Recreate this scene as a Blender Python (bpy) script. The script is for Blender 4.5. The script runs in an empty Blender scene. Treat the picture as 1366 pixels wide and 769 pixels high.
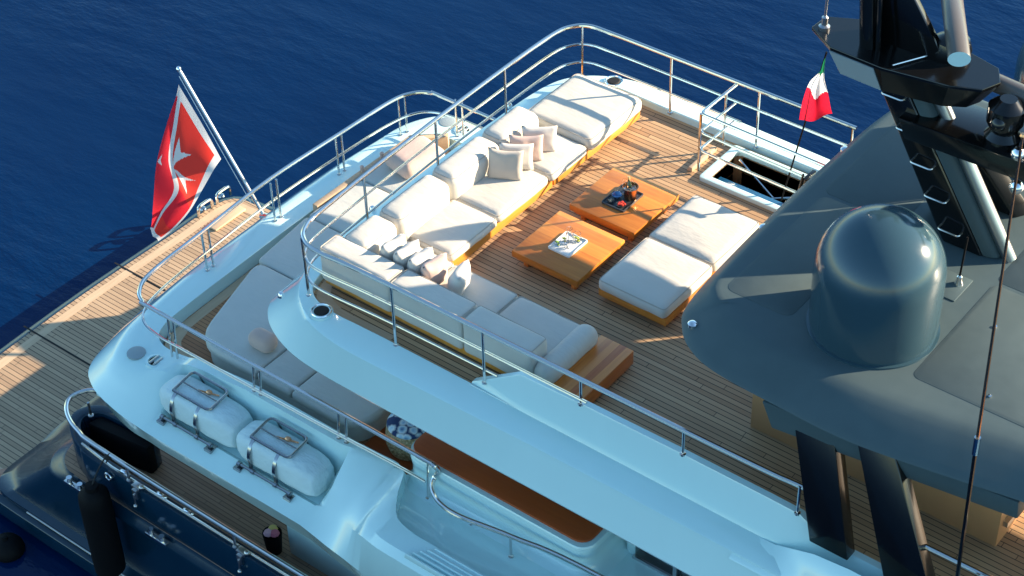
import bpy, bmesh, math, random
from math import sin, cos, pi, radians, sqrt, atan2
from mathutils import Vector as V, Matrix, noise as mn
random.seed(7)
S = bpy.context.scene
COL = S.collection
# ------------------------------------------------------------------ camera
cam = bpy.data.objects.new('camera', bpy.data.cameras.new('camera'))
COL.objects.link(cam); S.camera = cam
cam.data.sensor_width = 36.0
cam.data.lens = 2600 / 1366 * 36
cam.data.clip_start = 0.5; cam.data.clip_end = 20000
_r = V((0.7880366, 0.6151126, -0.0251947)); _d = V((0.3829269, -0.5218005, -0.7622933)); _f = V((-0.4820429, 0.5910674, -0.6467411))
m = Matrix((_r, -_d, -_f)).transposed().to_4x4()
m.translation = V((14.1792, -16.2606, 17.8648))
cam.matrix_world = m
# ------------------------------------------------------------------ light
SUN_EL = radians(19.6); SUN_AZ = V((0.69, 0.724))          # direction towards the sun (forward and to port)
w = bpy.data.worlds.new('World'); S.world = w; w.use_nodes = True
nt = w.node_tree
sky = nt.nodes.new('ShaderNodeTexSky'); sky.sky_type = 'NISHITA'; sky.sun_disc = False
sky.sun_elevation = SUN_EL; sky.sun_rotation = atan2(SUN_AZ.x, SUN_AZ.y)
sky.air_density = 1.0; sky.dust_density = 0.3; sky.ozone_density = 3.5
tint = nt.nodes.new('ShaderNodeMix'); tint.data_type = 'RGBA'; tint.blend_type = 'MULTIPLY'; tint.inputs[0].default_value = 1
tint.inputs[7].default_value = (.96, 1.07, .96, 1)                 # slight cyan cast of the clear evening sky
nt.links.new(sky.outputs[0], tint.inputs[6]); nt.links.new(tint.outputs[2], nt.nodes['Background'].inputs[0])
nt.nodes['Background'].inputs[1].default_value = 0.108
sl = bpy.data.lights.new('sun', 'SUN'); sl.energy = 5.0; sl.angle = radians(0.53); sl.color = (1.0, 0.81, 0.58)
sun = bpy.data.objects.new('sun', sl); COL.objects.link(sun)
sd = V((SUN_AZ.x * cos(SUN_EL), SUN_AZ.y * cos(SUN_EL), sin(SUN_EL)))
sun.rotation_euler = sd.to_track_quat('Z', 'Y').to_euler(); sun.location = sd * 60
S.view_settings.view_transform = 'Standard'; S.view_settings.look = 'None'
S.view_settings.exposure = 1.6; S.view_settings.gamma = 1.0; S.view_settings.use_curve_mapping = False

# ------------------------------------------------------------------ node helpers
def mat(name, base=(.5, .5, .5), rough=.5, metal=0., coat=0., sheen=0., spec=None):
    m = bpy.data.materials.new(name); m.use_nodes = True
    b = m.node_tree.nodes['Principled BSDF']
    b.inputs['Base Color'].default_value = (*base, 1); b.inputs['Roughness'].default_value = rough
    b.inputs['Metallic'].default_value = metal; b.inputs['Coat Weight'].default_value = coat
    b.inputs['Coat Roughness'].default_value = .04
    if sheen: b.inputs['Sheen Weight'].default_value = sheen
    if spec is not None: b.inputs['Specular IOR Level'].default_value = spec
    return m
class NT:
    def __init__(s, m): s.t = m.node_tree; s.b = s.t.nodes['Principled BSDF']
    def n(s, typ, **kw):
        x = s.t.nodes.new(typ)
        for k, v in kw.items(): setattr(x, k, v)
        return x
    def l(s, a, b): s.t.links.new(a, b)
    def math(s, op, a, b=None, c=None):
        x = s.n('ShaderNodeMath', operation=op)
        for i, v in enumerate((a, b, c)):
            if v is None: continue
            if isinstance(v, (int, float)): x.inputs[i].default_value = v
            else: s.l(v, x.inputs[i])
        return x.outputs[0]
    def mix(s, f, a, b):
        x = s.n('ShaderNodeMix', data_type='RGBA')
        for i, v in ((0, f), (6, a), (7, b)):
            if isinstance(v, (int, float)): x.inputs[i].default_value = v
            elif isinstance(v, tuple): x.inputs[i].default_value = (*v, 1)
            else: s.l(v, x.inputs[i])
        return x.outputs[2]
    def noise(s, vec, scale, detail=3, rough=.5):
        x = s.n('ShaderNodeTexNoise'); x.inputs['Scale'].default_value = scale
        x.inputs['Detail'].default_value = detail; x.inputs['Roughness'].default_value = rough
        s.l(vec, x.inputs['Vector']); return x.outputs['Fac']
    def mapping(s, vec, sc, rot=(0, 0, 0)):
        x = s.n('ShaderNodeMapping'); x.inputs['Scale'].default_value = sc; x.inputs['Rotation'].default_value = rot
        s.l(vec, x.inputs['Vector']); return x.outputs[0]
    def ramp(s, f, pts):
        x = s.n('ShaderNodeValToRGB'); e = x.color_ramp.elements
        while len(e) < len(pts): e.new(.5)
        for el, (p, c) in zip(e, pts): el.position = p; el.color = (*c, 1)
        s.l(f, x.inputs[0]); return x.outputs[0]
    def bump(s, h, strength, dist=.01, prev=None):
        x = s.n('ShaderNodeBump'); x.inputs['Strength'].default_value = strength; x.inputs['Distance'].default_value = dist
        s.l(h, x.inputs['Height'])
        if prev is not None: s.l(prev, x.inputs['Normal'])
        return x.outputs[0]
    def pos(s): return s.n('ShaderNodeNewGeometry').outputs['Position']
    def obj(s): return s.n('ShaderNodeTexCoord').outputs['Object']

def teak_deck(name, wd, c1, c2, caulk=.11, axis='Y', off=0., length=2.3):
    m = mat(name, rough=.62); k = NT(m); p = k.pos()
    sx = k.n('ShaderNodeSeparateXYZ'); k.l(p, sx.inputs[0])
    across, along = (sx.outputs[1], sx.outputs[0]) if axis == 'Y' else (sx.outputs[0], sx.outputs[1])
    q = k.math('DIVIDE', k.math('ADD', across, off), wd)
    fr = k.math('FRACT', q); idx = k.math('FLOOR', q)
    wn = k.n('ShaderNodeTexWhiteNoise', noise_dimensions='1D'); k.l(idx, wn.inputs['W'])
    al = k.math('ADD', k.math('DIVIDE', along, length), k.math('MULTIPLY', wn.outputs['Value'], 7.3))
    fa = k.math('FRACT', al); ia = k.math('FLOOR', al)
    wn2 = k.n('ShaderNodeTexWhiteNoise', noise_dimensions='2D')
    cmb = k.n('ShaderNodeCombineXYZ'); k.l(idx, cmb.inputs[0]); k.l(ia, cmb.inputs[1]); k.l(cmb.outputs[0], wn2.inputs['Vector'])
    gv = k.mapping(p, (1.5, 40, 1) if axis == 'Y' else (40, 1.5, 1))
    g = k.noise(gv, 1.2, 4, .6)
    st = k.noise(p, .8, 3, .6)
    t = k.math('ADD', k.math('MULTIPLY', wn2.outputs['Value'], .62), k.math('ADD', k.math('MULTIPLY', g, .3), k.math('SUBTRACT', k.math('MULTIPLY', st, .7), .22)))
    col = k.mix(t, c1, c2)
    seam = k.math('MAXIMUM', k.math('LESS_THAN', fr, caulk), k.math('LESS_THAN', fa, .008 / length))
    col = k.mix(seam, col, (.018, .015, .013))
    k.l(col, k.b.inputs['Base Color'])
    k.l(k.bump(k.math('SUBTRACT', k.math('MULTIPLY', g, .3), seam), .35, .004), k.b.inputs['Normal'])
    return m
def wood(name, c1, c2, rough=.32, coat=.3, axis=0, scale=1., board=0.):
    m = mat(name, rough=rough, coat=coat); k = NT(m); p = k.obj()
    sc = [14, 14, 14]; sc[axis] = .9
    g = k.noise(k.mapping(p, tuple(sc)), 1.6 * scale, 5, .6); g2 = k.noise(p, 1.3, 2)
    f = k.math('ADD', k.math('MULTIPLY', g, .75), k.math('MULTIPLY', g2, .35))
    if board:
        sx = k.n('ShaderNodeSeparateXYZ'); k.l(p, sx.inputs[0])
        q = k.math('DIVIDE', sx.outputs[1 if axis == 0 else 0], board)
        wn = k.n('ShaderNodeTexWhiteNoise', noise_dimensions='1D'); k.l(k.math('FLOOR', q), wn.inputs['W'])
        f = k.math('ADD', k.math('MULTIPLY', f, .7), k.math('MULTIPLY', wn.outputs['Value'], .45))
    col = k.ramp(f, [(.25, c1), (.8, c2)])
    k.l(col, k.b.inputs['Base Color'])
    k.l(k.bump(g, .12, .003), k.b.inputs['Normal'])
    return m
def fabric(name, c, var=.05, rough=.9, wrs=.22):
    m = mat(name, c, rough=rough, sheen=.15); k = NT(m); p = k.obj()
    n1 = k.noise(p, 2.2, 3); weave = k.noise(p, 240, 1); wr = k.noise(k.mapping(p, (1, 2.3, 1)), 3.4, 3, .55)
    dk = tuple(x * (1 - var * 2) for x in c)
    k.l(k.mix(n1, dk, tuple(min(1, x * (1 + var)) for x in c)), k.b.inputs['Base Color'])
    b1 = k.bump(wr, wrs, .04); k.l(k.bump(weave, .25, .002, b1), k.b.inputs['Normal'])
    return m
def paint(name, c, rough=.25, coat=.6, var=.04, bump=.0):
    m = mat(name, c, rough=rough, coat=coat); k = NT(m); p = k.pos()
    n1 = k.noise(p, .9, 4, .6); n2 = k.noise(k.mapping(p, (1, 1, .3)), 5, 3)
    f = k.math('ADD', k.math('MULTIPLY', n1, .6), k.math('MULTIPLY', n2, .4))
    k.l(k.mix(f, tuple(x * (1 - var * 2) for x in c), tuple(min(1, x * (1 + var)) for x in c)), k.b.inputs['Base Color'])
    rr = k.math('ADD', k.math('MULTIPLY', n2, .16), rough - .06); k.l(rr, k.b.inputs['Roughness'])
    if bump: k.l(k.bump(n1, bump, .05), k.b.inputs['Normal'])
    return m
M = {}
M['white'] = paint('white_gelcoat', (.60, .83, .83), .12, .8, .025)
M['navy'] = paint('navy_paint', (.002, .024, .050), .2, .2, .15)
M['slate'] = paint('slate_deck_paint', (.074, .108, .118), .4, 0., .12)
M['slate2'] = paint('slate_nonskid', (.077, .108, .115), .48, 0., .16, .15)
M['dome'] = paint('slate_dome_paint', (.030, .066, .088), .14, .3, .04)
M['black'] = paint('gloss_black_paint', (.005, .005, .005), .14, .2, .1)
M['blackm'] = mat('black_rubber', (.004, .004, .005), .65, spec=.15)
M['steel'] = mat('polished_steel', (.72, .69, .66), .12, 1.)
M['steel2'] = mat('brushed_steel', (.55, .55, .55), .3, 1.)
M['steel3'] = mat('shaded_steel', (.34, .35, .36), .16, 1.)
M['deck'] = teak_deck('teak_sun_deck', .085, (.31, .18, .092), (.54, .36, .205), caulk=.14)
M['deck2'] = teak_deck('teak_upper_deck', .075, (.33, .13, .055), (.52, .25, .115))
M['deck3'] = teak_deck('teak_swim_platform', .10, (.31, .205, .125), (.50, .35, .22), caulk=.14)
M['deckm'] = teak_deck('teak_main_deck', .075, (.28, .15, .09), (.44, .26, .16))
M['margin'] = wood('teak_margin', (.40, .28, .18), (.58, .42, .28), .6, 0., 0)
M['margin_y'] = wood('teak_margin_across', (.46, .32, .2), (.64, .47, .31), .6, 0., 1)
M['table'] = wood('oiled_teak', (.36, .10, .013), (.72, .275, .042), .35, .25, 0, 1., .24)
M['base'] = wood('honey_teak', (.50, .18, .025), (.72, .32, .055), .4, .15, 1)
M['teak_end'] = wood('oiled_teak_boards', (.42, .085, .012), (.72, .25, .05), .35, .25, 1, 1., .11)
M['counter'] = wood('varnished_mahogany', (.30, .045, .004), (.42, .08, .008), .5, .1, 0, .7)
M['cream'] = fabric('cream_fabric', (.57, .545, .49))
M['piping'] = fabric('piping_fabric', (.44, .40, .34))
M['grey_fab'] = fabric('warm_grey_fabric', (.54, .545, .51))
M['white_fab'] = fabric('white_pillow_fabric', (.64, .60, .55), .08)
M['beige_fab'] = fabric('beige_pillow_fabric', (.52, .46, .39), .08)
M['pink_fab'] = fabric('pink_fabric', (.60, .44, .38), .1)
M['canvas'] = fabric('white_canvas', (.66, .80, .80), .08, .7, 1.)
M['gold'] = paint('bronze_panel', (.55, .28, .125), .35, .3, .12)
M['tan'] = paint('tan_wall', (.45, .31, .2), .5, 0., .1)
M['glass_dark'] = mat('dark_glass', (.004, .006, .008), .04, 0., 1.)
M['well'] = wood('dark_teak_well', (.24, .11, .05), (.38, .2, .095), .5, 0.)
M['hole'] = mat('dark_opening', (.004, .004, .004), .7)
M['plate'] = paint('grey_plate', (.30, .36, .38), .35, .2)
M['chrome'] = mat('chrome', (.85, .85, .86), .06, 1.)
M['grey_bar'] = paint('grey_radar_paint', (.11, .095, .082), .35, .3)
M['rope'] = mat('dark_rope', (.02, .02, .02), .8)
M['redtrim'] = wood('reddish_teak', (.36, .16, .10), (.5, .26, .17), .5, 0.)
g = mat('clear_glass', (1, 1, 1), .02); g.node_tree.nodes['Principled BSDF'].inputs['Transmission Weight'].default_value = 1.; g.node_tree.nodes['Principled BSDF'].inputs['IOR'].default_value = 1.28; M['glass'] = g
M['lime'] = mat('lime_slice', (.62, .66, .10), .4); M['leaf'] = mat('mint_leaf', (.25, .42, .06), .5)
M['berry'] = mat('red_fruit', (.55, .05, .03), .35); M['ice'] = mat('green_bottle', (.01, .03, .015), .08, 0, 1.)
M['blueglass'] = mat('blue_dish', (.05, .2, .45), .1, 0, .8); M['straw'] = mat('straw_white', (.8, .8, .78), .5)
M['copper'] = mat('copper', (.75, .38, .2), .25, 1.)
M['traywhite'] = mat('white_tray', (.75, .76, .74), .3); M['traydark'] = mat('dark_tray', (.05, .055, .06), .25)
M['foil'] = mat('gold_foil', (.8, .65, .3), .3, .6)

for q in ('slate', 'slate2'): M[q].node_tree.nodes['Principled BSDF'].inputs['Specular IOR Level'].default_value = .22
# ------------------------------------------------------------------ mesh helpers
ROOT = {}
class MB:
    def __init__(s): s.v = []; s.f = []; s.mi = []
    def add(s, vs, fs, mi=0):
        o = len(s.v); s.v += [tuple(x) for x in vs]; s.f += [tuple(i + o for i in f) for f in fs]; s.mi += [mi] * len(fs); return s
    def box(s, x0, x1, y0, y1, z0, z1, mi=0):
        vs = [(x, y, z) for z in (z0, z1) for y in (y0, y1) for x in (x0, x1)]
        return s.add(vs, [(0, 2, 3, 1), (4, 5, 7, 6), (0, 1, 5, 4), (2, 6, 7, 3), (0, 4, 6, 2), (1, 3, 7, 5)], mi)
    def prism(s, pts, z0, z1, mi=0):
        n = len(pts); a = sum(pts[i][0] * pts[(i + 1) % n][1] - pts[(i + 1) % n][0] * pts[i][1] for i in range(n))
        if a < 0: pts = pts[::-1]
        vs = [(x, y, z0) for x, y in pts] + [(x, y, z1) for x, y in pts]
        return s.add(vs, [tuple(range(n - 1, -1, -1)), tuple(range(n, 2 * n))] + [(i, (i + 1) % n, n + (i + 1) % n, n + i) for i in range(n)], mi)
    def hexa(s, b, t, mi=0):       # eight corners, bottom then top, both in the same order
        n = len(b)
        return s.add(list(b) + list(t), [tuple(range(n - 1, -1, -1)), tuple(range(n, 2 * n))] + [(i, (i + 1) % n, n + (i + 1) % n, n + i) for i in range(n)], mi)
    def loft(s, rings, closed=False, caps=False, mi=0):
        n = len(rings[0]); vs = [p for r in rings for p in r]; fs = []
        for i in range(len(rings) - 1):
            for j in range(n if closed else n - 1):
                k = (j + 1) % n
                fs.append((i * n + j, i * n + k, (i + 1) * n + k, (i + 1) * n + j))
        if caps: fs += [tuple(range(n - 1, -1, -1)), tuple((len(rings) - 1) * n + j for j in range(n))]
        return s.add(vs, fs, mi)
    def tube(s, path, r, seg=10, close=False, mi=0):
        P = [V(p) for p in path]; n = len(P); R = r if isinstance(r, (list, tuple)) else [r] * n
        up = None; rings = []
        for i, p in enumerate(P):
            t = (P[(i + 1) % n] - P[i - 1]) if close else (P[min(i + 1, n - 1)] - P[max(i - 1, 0)])
            t.normalize()
            if up is None:
                up = t.cross(V((0, 0, 1)) if abs(t.z) < .9 else V((1, 0, 0))).normalized()
            else:
                up = (up - t * up.dot(t)).normalized()
            b = t.cross(up)
            rings.append([p + (up * cos(2 * pi * k / seg) + b * sin(2 * pi * k / seg)) * R[i] for k in range(seg)])
        if close: rings.append(rings[0])
        return s.loft(rings, True, not close, mi)
    def lathe(s, c, prof, seg=24, mi=0):
        c = V(c); rings = [[c + V((r * cos(2 * pi * k / seg), r * sin(2 * pi * k / seg), z)) for k in range(seg)] for r, z in prof]
        return s.loft(rings, True, True, mi)
    def ball(s, c, r, seg=14, mi=0, sc=(1, 1, 1)):
        c = V(c); rings = []
        for i in range(1, seg // 2):
            a = pi * i / (seg // 2)
            rings.append([c + V((r * sc[0] * sin(a) * cos(2 * pi * k / seg), r * sc[1] * sin(a) * sin(2 * pi * k / seg), -r * sc[2] * cos(a))) for k in range(seg)])
        return s.loft(rings, True, True, mi)
    def puff(s, lo, hi, r=.06, crown=.03, n=(12, 12, 4), wr=.006, seed=0, M4=None, mi=0):
        lo = V(lo); hi = V(hi); c = (lo + hi) / 2; h = (hi - lo) / 2; r = min(r, min(h) * .98)
        faces = []; verts = []; idx = {}
        def vid(i, j, k):
            key = (i, j, k)
            if key not in idx:
                u = V((2 * i / n[0] - 1, 2 * j / n[1] - 1, 2 * k / n[2] - 1))
                # gather grid lines near the edges so the rounding is well resolved
                u = V([math.copysign(abs(a) ** .7, a) for a in u])
                p = V((u.x * h.x, u.y * h.y, u.z * h.z))
                q = V((max(-h.x + r, min(h.x - r, p.x)), max(-h.y + r, min(h.y - r, p.y)), max(-h.z + r, min(h.z - r, p.z))))
                d = p - q
                if d.length > 1e-9: p = q + d.normalized() * r
                kx = max(0, 1 - u.x ** 2); ky = max(0, 1 - u.y ** 2); kz = max(0, 1 - u.z ** 2)
                if crown:
                    p.z += crown * math.copysign(1, u.z) * (abs(u.z) ** 2) * (kx * ky) ** .5 * (1 if u.z > 0 else 0)
                    p.x += crown * .4 * u.x * kz * ky * abs(u.x); p.y += crown * .4 * u.y * kz * kx * abs(u.y)
                if wr:
                    g = V(p) * 4.5 + V((seed * 3.1, seed * 1.7, 0)); p += (p - q * .8).normalized() * wr * mn.noise(g) * 1.6
                p += c
                if M4 is not None: p = M4 @ p
                idx[key] = len(verts); verts.append(tuple(p))
            return idx[key]
        A, B, C = n
        for i in range(A):
            for j in range(B):
                faces.append((vid(i, j, 0), vid(i, j + 1, 0), vid(i + 1, j + 1, 0), vid(i + 1, j, 0)))
                faces.append((vid(i, j, C), vid(i + 1, j, C), vid(i + 1, j + 1, C), vid(i, j + 1, C)))
        for i in range(A):
            for k in range(C):
                faces.append((vid(i, 0, k), vid(i + 1, 0, k), vid(i + 1, 0, k + 1), vid(i, 0, k + 1)))
                faces.append((vid(i, B, k), vid(i, B, k + 1), vid(i + 1, B, k + 1), vid(i + 1, B, k)))
        for j in range(B):
            for k in range(C):
                faces.append((vid(0, j, k), vid(0, j, k + 1), vid(0, j + 1, k + 1), vid(0, j + 1, k)))
                faces.append((vid(A, j, k), vid(A, j + 1, k), vid(A, j + 1, k + 1), vid(A, j, k + 1)))
        return s.add(verts, faces, mi)
    def build(s, name, material, parent=None, bevel=0., smooth=35, loc=None, seg=2, xf=None):
        L = V(ROOT[parent]) if parent is not None else V(loc if loc is not None else (0, 0, 0))
        bm = bmesh.new(); vs = [bm.verts.new(V(p) - L) for p in s.v]
        for f, mi in zip(s.f, s.mi):
            try:
                fc = bm.faces.new([vs[i] for i in f]); fc.material_index = mi
            except ValueError: pass
        bmesh.ops.remove_doubles(bm, verts=bm.verts, dist=1e-5)
        bmesh.ops.recalc_face_normals(bm, faces=bm.faces)
        if bevel:
            es = [e for e in bm.edges if len(e.link_faces) == 2 and e.calc_face_angle(0) > radians(30)]
            bmesh.ops.bevel(bm, geom=es, offset=bevel, segments=seg, profile=.5, affect='EDGES', clamp_overlap=True)
        me = bpy.data.meshes.new(name); bm.to_mesh(me); bm.free()
        if smooth:
            me.shade_smooth(); me.set_sharp_from_angle(angle=radians(smooth))
        o = bpy.data.objects.new(name, me); COL.objects.link(o)
        for x in (material if isinstance(material, (list, tuple)) else [material]): me.materials.append(x)
        if parent is not None: o.parent = parent
        else: o.location = L
        ROOT[o] = L
        return o
def tag(o, label=None, cat=None, group=None, kind=None):
    for k, v in (('label', label), ('category', cat), ('group', group), ('kind', kind)):
        if v: o[k] = v
    return o
def thing(name, label, cat, loc, group=None):
    o = bpy.data.objects.new(name, None); COL.objects.link(o); o.location = loc; o.empty_display_size = .2
    ROOT[o] = V(loc); return tag(o, label, cat, group)
def copy_tree(o, parent=None):
    c = o.copy(); COL.objects.link(c)
    if parent is not None: c.parent = parent
    for ch in list(o.children): copy_tree(ch, c)
    return c
def cr(pts, n=6, close=False):          # Catmull-Rom through the points
    P = [V(p) for p in pts]; out = []; N = len(P)
    rng = range(N) if close else range(N - 1)
    for i in rng:
        a, b, c, d = (P[(i - 1) % N], P[i], P[(i + 1) % N], P[(i + 2) % N]) if close else (P[max(i - 1, 0)], P[i], P[i + 1], P[min(i + 2, N - 1)])
        for k in range(n):
            t = k / n
            out.append(.5 * ((2 * b) + (c - a) * t + (2 * a - 5 * b + 4 * c - d) * t * t + (3 * b - a - 3 * c + d) * t ** 3))
    if not close: out.append(P[-1])
    return out
def fillet(pts, r, n=6):                 # polyline with rounded corners
    P = [V(p) for p in pts]; out = [P[0]]
    for a, b, c in zip(P, P[1:], P[2:]):
        u = (a - b); w_ = (c - b); rr = min(r, u.length * .48, w_.length * .48); u.normalize(); w_.normalize()
        s0 = b + u * rr; s1 = b + w_ * rr
        for k in range(n + 1):
            t = k / n; out.append(s0 * (1 - t) ** 2 + b * 2 * t * (1 - t) + s1 * t * t)
    out.append(P[-1]); return out
YC = 1.465
def mir(p): return (p[0], 2 * YC - p[1]) + tuple(p[2:])
def rrect(x0, x1, y0, y1, r, n=5):
    out = []
    for cx, cy, a0 in ((x1 - r, y1 - r, 0), (x0 + r, y1 - r, pi / 2), (x0 + r, y0 + r, pi), (x1 - r, y0 + r, 1.5 * pi)):
        for k in range(n + 1):
            a = a0 + pi / 2 * k / n; out.append((cx + r * cos(a), cy + r * sin(a)))
    return out

# ================================================================== WATER
wm = mat('sea_water', (.0, .016, .055), .07, spec=.2); k = NT(wm); p = k.pos()
a1 = k.noise(k.mapping(p, (.55, 1.25, 1), (0, 0, radians(-18))), .75, 5, .6)
a2 = k.noise(k.mapping(p, (.8, 1.5, 1), (0, 0, radians(14))), 2.6, 3, .55)
a3 = k.noise(p, .09, 3)
gust = k.math('MULTIPLY', k.math('SUBTRACT', k.noise(k.mapping(p, (.5, 1.3, 1)), .11, 4, .6), .33), 2.2)
a1 = k.math('MULTIPLY', a1, gust); a2 = k.math('MULTIPLY', a2, gust)
b1 = k.bump(a1, .24, .6); k.l(k.bump(a2, .11, .12, b1), k.b.inputs['Normal'])
k.l(k.mix(a3, (.0, .008, .046), (.0, .021, .082)), k.b.inputs['Base Color'])
sea = MB().add([(-6000, -6000, -8), (6000, -6000, -8), (6000, 6000, -8), (-6000, 6000, -8)], [(0, 1, 2, 3)]).build('water', wm, loc=(0, 0, 0), smooth=0)
tag(sea, 'deep blue sea rippled by small waves', 'water', kind='structure')

# ================================================================== YACHT
Y = thing('motor_yacht', 'large motor yacht with white decks, dark blue hull and slate hardtop', 'yacht', (0, YC, -8))
FWD = 15.
# ---- hull: horizontal outlines from keel to main deck
def hull_line(z, y, nose, r):
    x = nose[0]
    if z < -7.25: P = [(FWD, y, z), (x, y, z), (x, y + 1.3, z), (x - .03, y + 1.7, z), (x - .03, YC, z)]
    else: P = [(FWD, y, z), (x, y, z), (x, y + 1.3, z), (x - .08, y + 1.7, z), (x - .14, YC, z)]
    h = fillet(P, .72 * r, 8)
    return h + [V(mir(q)) for q in h[-2::-1]]
HL = [hull_line(-9, -2.7, (-8.7, 0), 1.0), hull_line(-7.75, -3.0, (-8.85, 0), 1.0), hull_line(-7.45, -3.08, (-8.9, 0), 1.0), hull_line(-7.3, -3.2, (-8.85, 0), 1.05), hull_line(-7.22, -3.2, (-8.8, 0), 1.05),
      hull_line(-7.15, -3.08, (-8.62, 0), 1.0), hull_line(-6.9, -3.05, (-8.3, 0), 1.0), hull_line(-5.9, -3.05, (-7.25, 0), .95), hull_line(-5.8, -3.16, (-7.15, 0), .95), hull_line(-5.7, -3.16, (-7.05, 0), .95), hull_line(-5.6, -3.1, (-6.85, 0), .9), hull_line(-5.51, -3.08, (-6.75, 0), .9)]
hull = MB().loft(HL, False).build('hull', M['navy'], Y, smooth=40)
md = [(q.x, q.y) for q in HL[-1]]
main = MB().prism(md, -5.62, -5.5).build('main_deck', M['deckm'], Y, smooth=0)
# rub rails on the hull side
for z, yy in ((-7.26, -3.215), (-7.7, -3.03)):
    MB().tube([(FWD, yy, z), (-7.7, yy, z)], .018, 8).build('rub_rail', M['steel2'], Y)
# bulwark band that wraps round the quarter
bo = [(FWD, -3.08), (0, -3.08), (-5.2, -3.06), (-6.0, -2.98), (-6.45, -2.78), (-6.68, -2.48), (-6.55, -2.16), (-6.2, -2.02), (-5.2, -1.98)]
bi = [(FWD, -2.92), (0, -2.92), (-5.2, -2.9), (-5.92, -2.83), (-6.28, -2.68), (-6.45, -2.48), (-6.38, -2.28), (-6.1, -2.18), (-5.15, -2.13)]
def band(o2, i2, z0, z1, out=0.):
    o2 = cr([(x, y, 0) for x, y in o2], 6); i2 = cr([(x, y, 0) for x, y in i2], 6)
    rings = [[(a.x, a.y, z0), (a.x, a.y, z1), (b.x, b.y, z1), (b.x, b.y, z0)] for a, b in zip(o2, i2)]
    return MB().loft(rings, True, True)
for f in (lambda q: q, mir):
    bw = band([f(q) for q in bo], [f(q) for q in bi], -5.53, -4.8).build('bulwark', M['navy'], Y, bevel=.025)
    path = [f(q) for q in ((FWD, -3.03, -4.48), (-1, -3.03, -4.48), (-5.2, -3.0, -4.48), (-6.0, -2.93, -4.48), (-6.48, -2.74, -4.48), (-6.7, -2.45, -4.48), (-6.55, -2.12, -4.48), (-6.25, -2.0, -4.6), (-6.0, -2.0, -4.8))]
    hr = MB().tube(cr(path, 6), .04, 10)
    hr.tube([f((FWD, -3.0, -4.785)), f((-5.2, -2.99, -4.785)), f((-6.0, -2.91, -4.785))], .02, 8)
    hrl = hr.build('hull_handrail', M['steel'], Y)
    for x, y in ((-6.38, -2.36), (-4.75, -3.02), (-2.35, -3.03), (.1, -3.03), (2.5, -3.03)):
        MB().tube([f((x, y, -4.82)), f((x, y, -4.49))], .024, 8).lathe(f((x, y, -4.80)), [(.05, 0), (.05, .02), (.025, .03)], 10).build('rail_post', M['steel2'], hrl)
# black mooring locker panel inside the quarter
MB().prism([(-6.36, -2.47), (-6.3, -2.22), (-5.12, -2.14), (-5.12, -2.3), (-5.5, -2.36)], -5.49, -4.86).build('mooring_locker', M['blackm'], Y, bevel=.03)
# fairlead rollers and clamps on the hull
for x, z in ((-6.05, -5.6), (-4.1, -5.6), (-.6, -5.6)):
    fl = MB().box(x - .24, x + .24, -3.24, -3.15, z - .03, z + .03).build('mooring_fairlead', M['steel'], Y, bevel=.01)
    for dx in (-.12, .14): MB().lathe((x + dx, -3.2, z + .03), [(.03, 0), (.05, .03), (.035, .09), (.05, .12)], 12).build('roller', M['chrome'], fl)
MB().lathe((0, 0, 0), [(.035, 0), (.07, 0), (.07, .02), (.035, .02)], 16)
rg = MB().tube([(-5.2 + .07 * cos(a), -3.1, -4.93 + .07 * sin(a)) for a in [2 * pi * i / 16 for i in range(16)]], .02, 8, True).build('hawse_ring', M['chrome'], Y)
for x in (-4.55, -2.2, .2):
    MB().box(x - .05, x + .05, -3.13, -3.06, -5.02, -4.82).box(x - .08, x + .1, -3.1, -2.98, -4.84, -4.76).tube([(x, -3.14, -4.9), (x, -3.14, -5.15)], .018, 8).ball((x, -3.15, -5.16), .04, 10).ball((x + .12, -3.05, -4.74), .05, 10).build('rail_clamp', M['steel2'], Y, bevel=.006)
for x in (-4.95, -4.1, -3.5):
    MB().ball((x, -2.95, -4.78), .055, 10, sc=(1.6, .6, .5)).ball((x + .12, -2.95, -4.78), .03, 10).build('cleat', M['chrome'], Y)
# ---- swim platform
PT = -7.4
plat = [(-6.0, -2.9), (-8.2, -2.9), (-9.4, -2.86), (-10.6, -2.72), (-11.25, -2.5), (-11.32, -1.0), (-11.38, 1.465)]
plat = plat + [mir(q) for q in plat[-2::-1]]
pl = cr([(x, y, 0) for x, y in plat], 5); plo = [(q.x, q.y) for q in pl]
def grow(pts, d):
    out = []
    n = len(pts)
    for i in range(n):
        a = V(pts[max(i - 1, 0)]); b = V(pts[min(i + 1, n - 1)]); t = (b - a).normalized(); out.append((pts[i][0] - t.y * -d * -1, pts[i][1] + t.x * -d * -1) if False else (pts[i][0] + (-t.y) * d, pts[i][1] + t.x * d))
    return out
gout = grow(plo, -.34) if grow(plo, -.34)[len(plo) // 2][0] < plo[len(plo) // 2][0] else grow(plo, .34)
gmid = grow(plo, -.12) if grow(plo, -.12)[len(plo) // 2][0] < plo[len(plo) // 2][0] else grow(plo, .12)
gin = grow(plo, .2) if grow(plo, .2)[len(plo) // 2][0] > plo[len(plo) // 2][0] else grow(plo, -.2)
sp = MB().prism(gmid, -7.62, PT).build('swim_platform', M['deck3'], Y, smooth=0)
MB().loft([[(*a, PT + .004), (*b, PT + .004)] for a, b in zip(plo, gin)]).build('platform_margin', M['margin_y'], sp, smooth=0)
MB().loft([[(*a, PT - .01), (*b, PT - .09), (*b, -7.85), (*a, -7.9)] for a, b in zip(gmid, gout)], True, True).build('platform_gunwale', M['navy'], sp, bevel=.02)
for yy in (.19, 2.63):
    MB().box(-11.72, -8.9, yy - .018, yy + .018, PT + .001, PT + .009).build('platform_seam', M['hole'], sp, smooth=0)
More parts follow.
